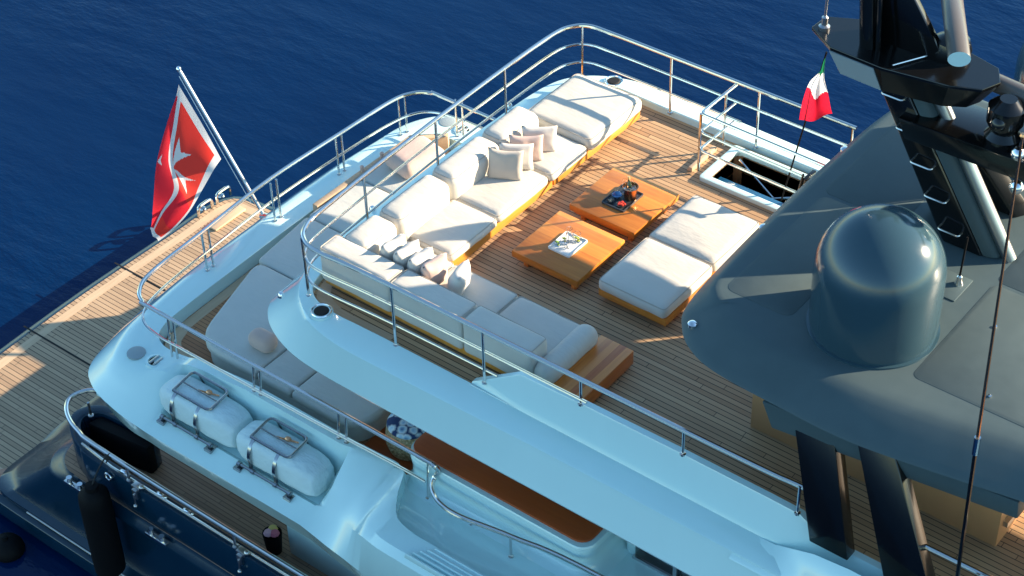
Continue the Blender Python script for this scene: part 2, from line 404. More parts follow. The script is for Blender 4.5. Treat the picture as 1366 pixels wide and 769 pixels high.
MB().prism([(-8.95, -2.62), (-8.1, -2.84), (-7.9, -3.12), (-8.7, -3.1), (-9.2, -2.95)], PT - .2, PT + .012).build('corner_block', M['redtrim'], sp, bevel=.01)
MB().box(-11.0, -10.75, 4.6, 5.5, PT + .004, PT + .05).build('step_board', M['margin_y'], sp, bevel=.01)
for yy in (4.95, 5.5):
    MB().tube(fillet([(-11.4, yy - .2, PT), (-11.4, yy - .2, PT + .25), (-11.4, yy + .2, PT + .25), (-11.4, yy + .2, PT)], .18), .035, 8).ball((-11.5, yy, PT + .06), .08, 12, sc=(1.3, 1, .6)).build('mooring_bollard', M['steel'], sp)
# ---- main deck house, reaching out under the upper deck
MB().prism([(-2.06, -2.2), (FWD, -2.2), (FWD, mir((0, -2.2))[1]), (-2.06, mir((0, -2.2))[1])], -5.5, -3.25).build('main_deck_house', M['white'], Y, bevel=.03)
# ---- upper deck
UD = -2.75
def side(x, a, b, c, d, e, f, lo=-3.5):
    return [(x,) + q for q in (((a[0]), UD - .06), a, b, c, d, e, f, (f[0] + .16, lo))]
st = []
st.append(side(FWD, (-1.2, -2.45), (-2.86, -2.45), (-2.88, -2.2), (-3.2, -2.25), (-3.3, -2.36), (-3.36, -3.05)))
for x in (6, 3.0, 2.0, 1.4): st.append(side(x, (-1.2, -2.45), (-2.87, -2.45), (-2.89, -2.2), (-3.2, -2.25), (-3.3, -2.36), (-3.36, -3.05)))
st.append(side(1.0, (-1.2, -2.45), (-2.78, -2.45), (-2.8, -2.2), (-3.18, -2.26), (-3.28, -2.38), (-3.35, -3.05)))
st.append(side(.72, (-1.2, -2.45), (-2.46, -2.45), (-2.49, -2.2), (-3.05, -2.3), (-3.22, -2.42), (-3.33, -3.05)))
st.append(side(.56, (-1.3, -2.45), (-2.16, -2.45), (-2.19, -2.2), (-2.95, -2.34), (-3.17, -2.48), (-3.32, -3.05)))
st.append(side(.46, (-1.9, -2.42), (-2.02, -2.42), (-2.05, -2.2), (-2.86, -2.38), (-3.12, -2.54), (-3.31, -3.05)))
st.append(side(.3, (-1.97, -2.2), (-2.02, -2.2), (-2.08, -2.2), (-2.76, -2.42), (-3.06, -2.62), (-3.29, -3.05)))
st.append(side(0., (-1.98, -2.2), (-2.05, -2.2), (-2.12, -2.21), (-2.62, -2.5), (-2.92, -2.74), (-3.26, -3.05)))
st.append(side(-.3, (-1.99, -2.2), (-2.10, -2.2), (-2.2, -2.24), (-2.6, -2.58), (-2.82, -2.84), (-3.22, -3.05)))
st.append(side(-.46, (-2.0, -2.2), (-2.14, -2.2), (-2.24, -2.28), (-2.62, -2.64), (-2.8, -2.9), (-3.2, -3.05)))
for x in (-.62, -1.6, -2.6, -3.5): st.append(side(x, (-2.0, -2.2 - max(0, -x - 2.6) * .12), (-2.17, -2.2 - max(0, -x - 2.6) * .12), (-2.26, -2.92), (-2.76, -2.99), (-2.84, -2.93), (-3.18, -3.05)))
st.append(side(-3.8, (-2.02, -2.34), (-2.2, -2.34), (-2.3, -2.86), (-2.72, -2.95), (-2.84, -2.91), (-3.18, -3.05)))
st.append(side(-4.02, (-2.02, -2.42), (-2.24, -2.42), (-2.42, -2.47), (-2.62, -2.66), (-2.82, -2.84), (-3.17, -3.05)))
def corner(pts): return [(pts[0][0], pts[0][1], UD - .06)] + [tuple(q) for q in pts] + [(pts[-1][0] + .12, pts[-1][1] + .12, -3.5)]
st.append(corner([(-4.5, -2.0, -2.5), (-4.5, -2.32, -2.5), (-4.5, -2.55, -2.53), (-4.52, -2.72, -2.63), (-4.56, -2.85, -2.8), (-4.62, -3.12, -3.05)]))
st.append(corner([(-4.78, -1.88, -2.5), (-4.95, -2.25, -2.5), (-5.02, -2.46, -2.53), (-5.1, -2.6, -2.63), (-5.2, -2.72, -2.8), (-5.3, -2.95, -3.05)]))
st.append(corner([(-4.92, -1.6, -2.5), (-5.2, -1.78, -2.5), (-5.36, -1.92, -2.53), (-5.46, -2.02, -2.63), (-5.6, -2.18, -2.8), (-5.72, -2.55, -3.05)]))
st.append(corner([(-4.96, -1.1, -2.5), (-5.32, -1.15, -2.5), (-5.44, -1.2, -2.52), (-5.53, -1.25, -2.6), (-5.72, -1.3, -2.8), (-5.9, -1.45, -2.98)]))
st.append(corner([(-4.98, -.3, -2.5), (-5.40, -.3, -2.5), (-5.5, -.3, -2.52), (-5.59, -.3, -2.58), (-5.79, -.3, -2.76), (-5.95, -.35, -2.95)]))
st.append(corner([(-5.0, YC, -2.5), (-5.43, YC, -2.5), (-5.52, YC, -2.52), (-5.61, YC, -2.58), (-5.81, YC, -2.76), (-5.98, YC, -2.95)]))
# port half: plain coaming, no raft pocket and no scoop
po = [q for q in st[-6:-1]][::-1]
st2 = [[mir(q) for q in r] for r in po]
for x in (-3.8, -1, 3, FWD): st2.append([mir(q) for q in side(x, (-2.0, -2.45), (-2.3, -2.45), (-2.6, -2.5), (-2.8, -2.6), (-2.95, -2.75), (-3.2, -3.05))])
def smooth_rings(rs, n):
    cols = [cr([r[j] for r in rs], n) for j in range(len(rs[0]))]
    return [list(x) for x in zip(*cols)]
def lin_rings(rs, n):
    out = []
    for a, b in zip(rs, rs[1:]):
        for k_ in range(n):
            t = k_ / n; out.append([V(p) * (1 - t) + V(q) * t for p, q in zip(a, b)])
    out.append([V(q) for q in rs[-1]]); return out
c_ = len(st) - 6
rings = lin_rings(st[:c_ - 10], 1)[:-1] if False else []
cut = 5
rings = [[V(q) for q in r] for r in st[:4]] + smooth_rings(st[4:13], 4)[:-1] + [[V(q) for q in r] for r in st[12:18]] + smooth_rings(st[17:] + st2[:5], 5)[1:] + [[V(q) for q in r] for r in st2[5:]]
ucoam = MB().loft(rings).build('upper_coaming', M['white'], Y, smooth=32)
udpoly = [(FWD, -1.1), (.4, -1.1), (.4, -1.97), (-4.4, -2.0), (-4.76, -1.88), (-4.9, -1.6), (-4.96, -1.1), (-5.0, YC)]
udpoly = udpoly + [mir(q) for q in udpoly[-2::-1]]
ud = MB().prism(udpoly, -3.2, UD).build('upper_deck', M['deck2'], Y, smooth=0)
mg = [(-4.2, -1.95), (-4.7, -1.84), (-4.85, -1.58), (-4.92, -1.1), (-4.96, YC)]; mg = mg + [mir(q) for q in mg[-2::-1]]
mgs = cr([(x, y, 0) for x, y in mg], 5)
MB().loft([[(q.x - .02, q.y, UD + .004), (q.x + .16, q.y + (YC - q.y) * .055, UD + .004)] for q in mgs]).build('deck_margin', M['margin_y'], ud, smooth=0)
# grey painted side deck and ceiling slab of the main deck
MB().prism([(-5.3, -2.9), (FWD, -3.1), (FWD, mir((0, -3.1))[1]), (-5.3, mir((0, -2.9))[1])], -3.3, -3.21).build('main_deck_ceiling', M['white'], Y)
# round fittings in the coaming corners
for f in (lambda q: q, mir):
    a = f((-4.78, -2.37, -2.5)); MB().lathe(a, [(.15, -.02), (.15, .008), (.13, .014), (0.01, .014)], 24).build('deck_plate', M['plate'], ucoam)
    a = f((-4.38, -2.33, -2.5)); h = MB().lathe(a, [(.17, -.02), (.165, .02), (.12, .03), (.115, .004), (.01, .004)], 24, 0).build('mooring_hole', M['white'], ucoam)
    hb = MB().lathe((a[0], a[1], a[2] + .002), [(.112, 0), (.112, .005), (.01, .005)], 20)
    hb.build('mooring_hole', M['hole'], ucoam)
    hb = MB()
    for dx in (-.045, .045): hb.tube([(a[0] + dx, a[1] - .1, a[2] + .02), (a[0] + dx, a[1] + .1, a[2] + .02)], .022, 8)
    hb.build('hole_bar', M['steel2'], ucoam)
# louvre vents and small scupper step in the forward cap
lv = MB()
for i in range(5): lv.hexa([(1.4 + i * .1, -3.2, -2.3), (2.6 + i * .1, -3.2, -2.3), (2.6 + i * .1, -3.12, -2.28), (1.4 + i * .1, -3.12, -2.28)], [(1.4 + i * .1, -3.19, -2.22), (2.6 + i * .1, -3.19, -2.22), (2.6 + i * .1, -3.15, -2.22), (1.4 + i * .1, -3.15, -2.22)])
lv = MB()
for i in range(5):
    yy = -3.26 + i * .078
    lv.hexa([(1.5 - i * .03 + i * .08, yy, -2.27), (4, yy, -2.27), (4, yy + .055, -2.27), (1.5 + i * .07, yy + .055, -2.27)], [(1.52 + i * .07, yy + .012, -2.185), (4, yy + .012, -2.185), (4, yy + .04, -2.185), (1.52 + i * .07, yy + .04, -2.185)])
lv.build('louvre_vent', M['white'], ucoam, bevel=.008)
# upper deck railing
RZ = -1.7
tp = [(1.05, -2.06, RZ), (.5, -2.05, RZ), (-4.3, -2.06, RZ), (-4.82, -2.03, RZ), (-5.1, -1.82, RZ), (-5.24, -1.4, RZ), (-5.31, -.3, RZ), (-5.40, YC, RZ)]
tp = tp + [mir(q) for q in tp[-2:0:-1]] + [(3, mir((0, -2.05))[1], RZ)]
r_ = MB().tube(cr(tp, 6), .034, 10)
mp = [(.95, -2.12, -2.06), (.5, -2.12, -2.06), (-1.5, -2.15, -2.08), (-3.8, -2.16, -2.10), (-4.4, -2.15, -2.12), (-4.83, -2.06, -2.13), (-5.08, -1.82, -2.13), (-5.22, -1.3, -2.13), (-5.3, -.3, -2.13), (-5.37, YC, -2.13)]
mp = mp + [mir(q) for q in mp[-2:1:-1]] + [(3, mir((0, -2.1))[1], -2.1)]
r_.tube(cr(mp, 6), .022, 8)
r_.tube(cr([(1.05, -2.06, RZ), (1.09, -2.05, RZ - .03), (1.1, -2.0, -1.86), (1.04, -2.03, -2.0), (1.12, -2.18, -2.05), (1.4, -2.33, -2.05), (1.8, -2.35, -2.05), (2.6, -2.22, -2.05), (4.0, -2.08, -2.05), (9, -2.05, -2.05)], 7), .038, 10)
ur = r_.build('upper_railing', M['steel'], Y)
posts = [(-4.23, -2.12, -2.5), (-4.11, -2.12, -2.5), (-2.44, -2.1, -2.21), (-2.3, -2.1, -2.21), (-.73, -2.1, -2.2), (-.58, -2.1, -2.2), (.93, -2.07, -2.45)]
posts += [(-5.31, y, -2.5) for y in (-.26, -.12, 1.36, 1.5, 2.98, 3.12)] + [(-5.2, 4.5, -2.5), (-5.17, 4.64, -2.5), (-4.35, 5.06, -2.5), (-4.2, 5.06, -2.5), (-2, 5.05, -2.45), (-1.85, 5.05, -2.45)]
def post(p, top, r, par, lean=(0, 0)):
    x, y, z = p
    MB().tube([(x, y, z), (x + lean[0], y + lean[1], top)], r, 8).lathe((x, y, z), [(.04, -.01), (.04, .012), (.022, .02)], 12).build('rail_post', M['steel'], par)
for p in posts: post(p, RZ if p[0] < .9 else -1.74, .02, ur, (0, .05 if p[1] < -2 else 0))
post((2.57, -2.24, -2.45), -2.06, .02, ur)
post((5.2, -2.1, -2.45), -2.06, .02, ur)
# bar counter with mahogany top on a flared white base
CZ = -1.85
ct = rrect(.45, 3.6, -1.9, -.9, .2)
def scale_out(d): return rrect(.45 - d * .3, 3.6 + d, -1.9 - d, -.9, .2 + d * .6)
cb = MB().loft([[(x, y, z) for x, y in scale_out(d)] for z, d in ((CZ - .03, .07), (CZ - .06, .09), (CZ - .14, .085), (-2.15, .05), (-2.3, .06), (-2.42, .14), (-2.47, .3))], True, True).build('bar_counter', M['white'], Y, smooth=50)
MB().prism(ct, CZ - .031, CZ + .012).build('counter_top', M['counter'], cb, bevel=.012)
# deckhouse behind the bar with dark sliding door
dh = MB().prism([(3.75, -1.2), (FWD, -1.2), (FWD, 4.1), (3.75, 4.1)], UD, -.56).build('upper_deck_house', M['white'], Y, bevel=.08, seg=4)
MB().box(3.95, 8.0, -1.225, -1.15, -2.42, -.75).build('sliding_door', M['glass_dark'], dh, bevel=.01)
MB().box(4.6, 4.66, -1.26, -1.2, -2.42, -.75).box(3.93, 8.02, -1.26, -1.2, -2.45, -2.4).box(4.6, 8.0, -1.26, -1.2, -1.7, -1.64).build('door_frame', M['steel2'], dh)
for p in ((1.75, -2.1, -2.448), (3.75, -1.95, -2.448)): MB().lathe(p, [(.03, 0), (.03, .012), (.01, .02)], 10).build('deck_light', M['chrome'], Y)

# ---- sun deck
sdp = [(FWD, -1.9), (-.75, -1.92), (-1.15, -1.84), (-1.36, -1.66), (-1.45, -1.35), (-1.47, YC)]
sdp = sdp + [mir(q) for q in sdp[-2::-1]]
HX0, HX1, HY0, HY1 = 1.70, 3.7, 3.83, 4.62       # stair well
def clip_strip(poly, y0, y1):
    # the deck is convex: cut it into strips around the well
    out = []
    def clip(pts, f):
        res = []
        for a, b in zip(pts, pts[1:] + pts[:1]):
            fa, fb = f(a), f(b)
            if fa >= 0: res.append(a)
            if fa * fb < 0:
                t = fa / (fa - fb); res.append((a[0] + (b[0] - a[0]) * t, a[1] + (b[1] - a[1]) * t))
        return res
    return clip(clip(poly, lambda p: p[1] - y0), lambda p: y1 - p[1]), clip
sm = MB()
for y0, y1, cuts in ((-9, HY0, None), (HY1, 9, None), (HY0, HY1, 1)):
    pc, clip = clip_strip(sdp, y0, y1)
    if cuts:
        sm.prism(clip(pc, lambda p: HX0 - p[0]), -.3, 0); sm.prism(clip(pc, lambda p: p[0] - HX1), -.3, 0)
    else: sm.prism(pc, -.3, 0)
sund = sm.build('sun_deck', M['deck'], Y, smooth=0)
# rounded margin planks in the starboard quarter
q1 = cr([(.2, -1.86, 0), (-.7, -1.88, 0), (-1.12, -1.8, 0), (-1.32, -1.62, 0), (-1.41, -1.3, 0), (-1.42, -.9, 0)], 5)
MB().loft([[(q.x, q.y, .004), (q.x + (.12 if q.x < -.9 else .0), q.y + (.16 if q.y < -1.5 else .05), .004)] for q in q1]).build('deck_margin', M['margin'], sund, smooth=0)
# sun deck coaming (fascia): inner top, crease, lower edge, underside
S3 = [((FWD, -1.9), (FWD, -2.26), (FWD, -2.49)), ((3, -1.9), (3, -2.32), (3, -2.5)), ((.5, -1.9), (.5, -2.37), (.4, -2.51)), ((-.2, -1.91), (-.3, -2.36), (-.5, -2.5)),
      ((-.75, -1.92), (-.85, -2.26), (-1.1, -2.44)), ((-1.12, -1.85), (-1.22, -2.08), (-1.6, -2.28)), ((-1.34, -1.67), (-1.5, -1.84), (-1.96, -2.05)), ((-1.44, -1.36), (-1.7, -1.5), (-2.17, -1.72)),
      ((-1.46, -.9), (-1.8, -.95), (-2.22, -1.1)), ((-1.46, 0), (-1.84, 0), (-2.24, 0)), ((-1.47, YC), (-1.87, YC), (-2.26, YC))]
def prof(a, b, c):
    a, b, c = V(a), V(b), V(c); d = (b - a)
    return [(a.x, a.y, -.02), (a.x, a.y, .11), (a.x + d.x * .04, a.y + d.y * .04, .125), (a.x + d.x * .9, a.y + d.y * .9, .085), (b.x, b.y, .06), (b.x + (c.x - b.x) * .08, b.y + (c.y - b.y) * .08, .0),
            (c.x, c.y, -.5), (c.x - d.x * .06, c.y - d.y * .06, -.55), (a.x - d.x * .1, a.y - d.y * .1, -.56)]
rs = [prof(*q) for q in S3]
rs = rs + [[mir(p) for p in r] for r in rs[-2::-1]]
rr = [[V(q) for q in rs[0]]] + smooth_rings(rs[1:-1], 5) + [[V(q) for q in rs[-1]]]
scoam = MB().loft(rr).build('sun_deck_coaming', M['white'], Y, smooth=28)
cl = [(r[2][0], r[2][1]) for r in rs]
cp = [(x + (.0 if abs(x) > 10 else -.25), y) for x, y in cl]; cm = MB()
cm.prism(clip(cp, lambda p: HY0 - p[1]), -.58, -.31); cm.prism(clip(cp, lambda p: p[1] - HY1), -.58, -.31)
mid_ = clip(clip(cp, lambda p: p[1] - HY0), lambda p: HY1 - p[1]); cm.prism(clip(mid_, lambda p: HX0 - p[0]), -.58, -.31); cm.prism(clip(mid_, lambda p: p[0] - HX1), -.58, -.31)
cm.build('upper_deck_ceiling', M['white'], Y, smooth=0)
for f in (lambda q: q, mir):
    a = f((-.87, -2.02, .115))
    MB().lathe(a, [(.17, -.02), (.165, .015), (.13, .03), (.11, .025), (.1, -.01)], 24).build('vent_collar', M['white'], scoam)
    MB().lathe((a[0], a[1], a[2] + .012), [(.118, 0), (.118, .008), (.09, .03), (.01, .031)], 20).build('vent_opening', M['hole'], scoam)
    MB().tube([f((-.87 + .14 * cos(t), -2.02 + .14 * sin(t), .145)) for t in [2 * pi * i / 20 for i in range(20)]], .012, 6, True).build('vent_ring', M['chrome'], scoam)
for p in ((-1.68, -2.0, .0), (-1.87, 3.5, .07), (-1.87, .2, .07)):
    MB().lathe(p, [(.05, -.02), (.05, .02), (.03, .05), (.005, .055)], 14).build('deck_light', M['chrome'], scoam)
# raised starboard bulwark with a sloped aft end; port bulwark the same
bpr = lambda x, zt, w0, w1: [(x, -1.98, .05), (x, -1.94, .13), (x, -1.9 + w0, zt - .02), (x, -1.89 + w0, zt), (x, -1.80 + w0, zt), (x, -1.79 + w0, zt - .02), (x, -1.79, 0.)]
for f in (lambda q: q, mir):
    L_ = [(1.72, .135, 0), (2.55, .72, 0), (3.5, .72, .03), (5.0, .72, .05), (6.3, .72, .05), (6.72, .70, .06), (7.0, .55, .05), (7.25, .5, .04), (FWD, .5, .04)]
    if f is mir: L_ = [(4.6, .135, 0), (5.4, .72, 0), (FWD, .72, .05)]
    MB().loft([[f(q) for q in bpr(x, z, w0, 0)] for x, z, w0 in L_], False, True).build('bulwark', M['white'], Y, smooth=40)
# flared shoulder below the pillars
MB().loft([[(x, -1.9, .02), (x, -1.95 - w_ * .2, .10 + w_ * .5), (x, -2.0 - w_ * .35, .1 + w_ * .28), (x, -2.33, .03), (x, -2.36, -.02)] for x, w_ in ((6.1, 0), (6.5, .1), (6.8, .45), (7.1, .8), (7.6, 1.), (9, 1.), (FWD, 1.))]).build('pillar_shoulder', M['white'], Y, smooth=50)
# sun deck railing
TZ = 1.15
sp_ = [(7.15, -1.76, TZ - .03), (6.6, -1.80, TZ - .02), (5.6, -1.85, TZ), (.3, -1.90, TZ), (-.85, -1.95, TZ), (-1.22, -1.86, TZ), (-1.40, -1.62, TZ), (-1.46, -1.25, TZ), (-1.52, 0, TZ), (-1.56, YC, TZ), (-1.57, 3.0, TZ), (-1.54, 4.2, TZ), (-1.43, 4.58, TZ), (-1.2, 4.76, TZ), (-.75, 4.79, TZ), (.3, 4.80, TZ), (3.56, 4.82, TZ)]
rm = MB().tube(cr(sp_, 6), .034, 10)
def low(z, x1, xe, off=.03):
    q = [(x1, -1.87, z)] + [(x, y, z) for x, y, _ in sp_[3:-1]] + [(xe, 4.8, z)]
    return cr(q, 6)
rm.tube(low(.80, 3.6, 3.55), .02, 8).tube(low(.46, 2.15, 1.62), .02, 8)
rm.tube([(8.3, -1.72, 1.08), (FWD, -1.6, 1.05)], .034, 10)
sr = rm.build('sun_deck_railing', M['steel'], Y)
for p in ((-1.27, -1.85, .1), (.42, -1.93, .12), (1.95, -1.9, .25), (3.5, -1.86, .71), (5.04, -1.83, .71), (6.68, -1.82, .69), (-1.5, -.3, .1), (-1.54, 1.35, .1), (-1.55, 3.02, .1), (-1.3, 4.68, .1), (.32, 4.8, .1), (1.9, 4.82, .1), (3.5, 4.82, .1)):
    post(p, TZ, .02, sr)
# stair hatch
ht = thing_parent = MB().prism(rrect(1.58, 4.0, 3.72, 4.72, .08), -.02, .11)
def ring(o, i, z0, z1): return MB().loft([[(a[0], a[1], z0), (a[0], a[1], z1), (b[0], b[1], z1), (b[0], b[1], z0)] for a, b in zip(o + o[:1], i + i[:1])], True)
hatch = ring(rrect(1.58, 3.82, 3.72, 4.73, .05), rrect(1.70, 3.70, 3.83, 4.62, .07), -.02, .07).build('stair_hatch', M['white'], Y, bevel=.01)
MB().loft([[(x, y, z) for x, y in rrect(HX0 + .0, HX1, HY0, HY1, .1)] for z in (-.02, -2.4)], True).add([(HX0, HY0, -2.4), (HX1, HY0, -2.4), (HX1, HY1, -2.4), (HX0, HY1, -2.4)], [(0, 1, 2, 3)]).build('stair_well', M['well'], hatch)
for i in range(6):
    MB().box(1.85 + i * .27, 2.1 + i * .27, 3.9, 4.55, -2.0 + i * .28, -1.96 + i * .28) .build('stair_tread', M['margin'], hatch, bevel=.006)
MB().box(1.71, 3.4, 3.835, 4.14, -.16, -.13).build('well_cover', mat('sky_reflection_blue', (.015, .09, .20), .15, 0., .5), hatch, bevel=.005)  # blue base colour paints a sky reflection onto the sheet
MB().tube([(1.8, 4.52, .0), (3.6, 4.45, -1.2)], .022, 8).tube([(1.9, 3.95, -.1), (3.6, 4.0, -1.1)], .022, 8).tube([(2.3, 3.95, -.2), (3.0, 4.55, -.2)], .022, 8).build('stair_handrail', M['steel'], hatch)
gr = MB()
for z in (1.1, .76, .43):
    gr.tube(fillet([(1.5, 4.8, z), (1.48, 3.86, z), (3.7, 3.82, z)], .1), .026 if z > 1 else .02, 8)
gr.tube([(1.48, 4.56, .1), (1.48, 4.56, 1.1)], .02, 8).tube([(1.49, 3.86, .05), (1.49, 3.86, 1.1)], .024, 8)
gr.build('hatch_railing', M['steel'], hatch)
MB().hexa([(1.3, 3.82, 0), (1.4, 3.82, 0), (1.4, 4.5, 0), (1.3, 4.5, 0)], [(1.33, 3.82, .08), (1.4, 3.82, .08), (1.4, 4.5, .08), (1.33, 4.5, .08)]).build('toe_board', M['margin_y'], hatch, bevel=.008)
MB().box(3.4, 3.46, 3.62, 3.9, .62, .9).tube([(3.3, 3.6, .3), (3.42, 3.6, 1.0)], .02, 6).build('control_box', M['black'], hatch, bevel=.02)

# ---- hardtop
hz = 2.5
ho = [(FWD, -1.40), (9.2, -1.56), (7.4, -1.86), (6.3, -1.86), (5.4, -1.80), (4.95, -1.64), (4.66, -1.38), (4.48, -1.0), (4.40, .0), (4.36, YC), (4.38, 3.2), (4.45, 4.0), (4.62, 4.5), (4.84, 4.74), (5.2, 4.84), (6.2, 4.80), (FWD, 4.6)]
hp = [V((x, y, 0)) for x, y in ho]
hp = [hp[0]] + cr(hp[1:-1], 5) + [hp[-1]]
def inset(pts, d):
    out = []; n = len(pts)
    for i in range(n):
        t = (pts[min(i + 1, n - 1)] - pts[max(i - 1, 0)]).normalized(); nr = V((t.y, -t.x, 0))
        if nr.dot(V((9, YC, 0)) - pts[i]) < 0: nr = -nr
        if i in (0, n - 1): nr = V((0, 1 if i == 0 else -1, 0))
        f = max(0, min(1, (-.7 - pts[i].y) / .7)); f = .45 + .55 * f * f * (3 - 2 * f)
        out.append(pts[i] + nr * d * f)
    return out
rings = []
for d, z in ((.30, 2.235), (.12, 2.235), (.03, 2.245), (0, 2.27), (.02, 2.30), (.10, 2.345), (.25, 2.435), (.42, 2.525), (.52, 2.565), (.60, 2.578), (.72, 2.582)):
    rings.append([(q.x, q.y, z) for q in inset(hp, d)])
tv = rings[-1]
hm = MB().loft(rings); hm.add(tv, [tuple(range(len(tv)))]); bv = rings[0]; hm.add(bv, [tuple(range(len(bv)))])
hard = hm.build('hardtop', M['slate'], Y, smooth=40)
hz2 = 2.58
for p, z in (((4.52, .66), 2.43), ((4.8, -1.36), 2.38), ((4.5, 2.69), 2.43), ((4.95, 4.6), 2.5)):
    MB().lathe((p[0], p[1], z), [(.06, -.03), (.062, .02), (.04, .04), (.01, .045)], 16).build('nav_light', M['chrome'], hard)
for poly in (rrect(4.86, 5.78, -.78, 1.5, .12), rrect(4.82, 5.95, 1.56, 4.3, .12), rrect(7.42, 9.6, -.82, 1.2, .1), rrect(7.42, 9.6, 1.26, 4.2, .1)):
    MB().prism(poly, hz2 - .01, hz2 + .006).build('roof_panel', M['slate2'], hard, bevel=.003)
for x, y, z in ((6.9, -1.4, 2.45), (7.35, -1.42, 2.44), (8.0, -1.38, 2.46), (8.6, -1.3, 2.46), (5.75, -1.3, 2.5), (8.9, -.2, 2.592), (7.8, .5, 2.592), (8.3, -.6, 2.592)):
    MB().lathe((x, y, z), [(.022, -.02), (.022, .012), (.005, .014)], 10).build('roof_fastener', M['chrome'], hard)
MB().box(6.7, 7.2, .62, 1.1, hz2 + .001, hz2 + .018).build('roof_hatch', M['slate'], hard, bevel=.01)
# stepped fascia behind the first pillar
MB().hexa([(6.22, -1.80, 1.82), (9.2, -1.5, 1.92), (9.2, -1.2, 1.92), (6.22, -1.4, 1.82)], [(6.10, -1.865, 2.235), (9.2, -1.565, 2.235), (9.2, -1.2, 2.235), (6.10, -1.4, 2.235)]).build('hardtop_fascia', M['slate'], hard, bevel=.02)
# antenna stubs on the hardtop
for x, y in ((7.09, .93), (6.55, 2.8), (6.85, 2.75)):
    MB().lathe((x, y, hz2), [(.06, 0), (.05, .05), (.035, .09), (.035, .14), (.02, .16)], 12).build('antenna_base', M['steel'], hard)
    MB().tube([(x, y, hz2 + .14), (x + .02, y, hz2 + .75)], .013, 6).build('stub_antenna', M['blackm'], hard)
# pillars
for f in (lambda q: q, mir):
    for (b0, b1), (t0, t1), zb in (((6.95, 7.47), (6.45, 6.95), .5), ((7.97, 8.62), (7.3, 7.75), .45)):
        MB().hexa([f((b0, -1.97, zb)), f((b1, -1.97, zb)), f((b1, -1.78, zb)), f((b0, -1.78, zb))], [f((t0, -1.76, 2.21)), f((t1, -1.70, 2.21)), f((t1, -1.5, 2.21)), f((t0, -1.55, 2.21))]).build('hardtop_pillar', M['black'], Y, bevel=.015)
# sun deck house under the hardtop
sh = MB().prism([(5.08, -.3), (8.6, -.3), (8.6, 2.4), (5.08, 2.4)], 0, 2.198).build('sun_deck_house', M['gold'], Y, bevel=.015)
for z in (.3, .9): MB().box(8.6, 8.66, -.2, 3.1, z, z + .08).build('window_frame', M['steel2'], sh)
# radome
rd = MB().lathe((6.63, -.31, hz2), [(.78, 0), (.78, .025), (.745, .03), (.757, .12), (.757, .86)] + [(.757 * cos(a), .86 + .757 * sin(a)) for a in [pi / 2 * i / 16 for i in range(1, 16)]] + [(.01, 1.617)], 64).build('radome', M['dome'], Y, smooth=60)
# ---- mast
mast = MB().hexa([(6.54, 1.56, hz2), (7.06, 1.56, hz2), (7.14, 1.78, hz2), (6.1, 2.05, hz2)], [(5.42, 1.3, 4.9), (5.80, 1.3, 4.9), (5.88, 1.6, 4.9), (5.3, 1.7, 4.9)]).build('mast', M['black'], Y, bevel=.03)
MB().hexa([(7.07, 1.57, hz2), (7.24, 1.62, hz2), (7.3, 1.80, hz2), (7.16, 1.78, hz2)], [(5.81, 1.31, 4.9), (5.98, 1.36, 4.9), (6.04, 1.62, 4.9), (5.9, 1.6, 4.9)]).build('mast_fairing', M['slate'], mast, bevel=.04)
MB().tube([(7.36, 1.74, hz2), (6.1, 1.5, 4.9)], .085, 12).build('mast_pipe', M['steel2'], mast)
# second leg to port, added to throw shade on the hardtop
MB().hexa([(6.5, 2.5, hz2), (7.05, 2.5, hz2), (7.2, 2.75, hz2), (6.6, 2.75, hz2)], [(5.5, 1.76, 4.7), (5.95, 1.76, 4.7), (5.95, 1.95, 4.7), (5.5, 1.95, 4.7)]).build('added_mast_leg', M['black'], mast, bevel=.03)
for i in range(5):
    t = .12 + i * .19; x = 6.56 + (5.42 - 6.56) * t; z = hz2 + (4.9 - hz2) * t; yb = 1.56 - .26 * t
    MB().tube(fillet([(x + .08, yb, z), (x + .08, yb - .1, z), (x + .36, yb - .1, z), (x + .36, yb, z)], .04, 4), .014, 6).build('ladder_rung', M['steel2'], mast)
# forward radar platform
MB().hexa([(5.98, 1.27, 4.08), (7.7, 1.27, 4.12), (7.7, 1.85, 4.12), (5.98, 1.88, 4.08)], [(5.9, 1.2, 4.40), (7.75, 1.2, 4.44), (7.75, 1.92, 4.44), (5.9, 1.98, 4.40)]).build('radar_platform', M['black'], mast, bevel=.02)
# upper wing platform: flared underside
wg_t = [(4.6, 1.3), (5.0, 1.05), (5.7, 1.02), (6.5, 1.15), (6.85, 1.3), (6.95, 1.55), (6.8, 1.8), (6.2, 1.95), (5.3, 1.95), (4.62, 1.6)]
wg_b = [(4.98, 1.36), (5.12, 1.12), (5.72, 1.09), (6.42, 1.22), (6.66, 1.36), (6.74, 1.55), (6.6, 1.74), (6.1, 1.85), (5.3, 1.85), (5.0, 1.6)]
wgo = MB().loft([[(x, y, 4.76) for x, y in wg_b], [(x, y, 5.08) for x, y in wg_t], [(x, y, 5.12) for x, y in wg_t]], True, True).build('mast_wing', M['black'], mast, bevel=.008, smooth=12)
MB().hexa([(5.14, 1.103, 4.77), (5.70, 1.076, 4.77), (5.70, 1.1, 4.77), (5.14, 1.13, 4.77)], [(5.0, 1.036, 5.07), (5.6, 1.012, 5.07), (5.6, 1.04, 5.07), (5.0, 1.065, 5.07)]).build('wing_reflection', M['plate'], wgo)  # pale grey sheet paints the sky reflection on the glossy black side
MB().hexa([(5.35, 1.5, 5.1), (6.3, 1.5, 5.1), (6.3, 1.62, 5.1), (5.35, 1.62, 5.1)], [(4.9, 1.52, 6.6), (5.2, 1.52, 6.6), (5.2, 1.6, 6.6), (4.9, 1.6, 6.6)]).build('mast_fin', M['black'], mast, bevel=.02)
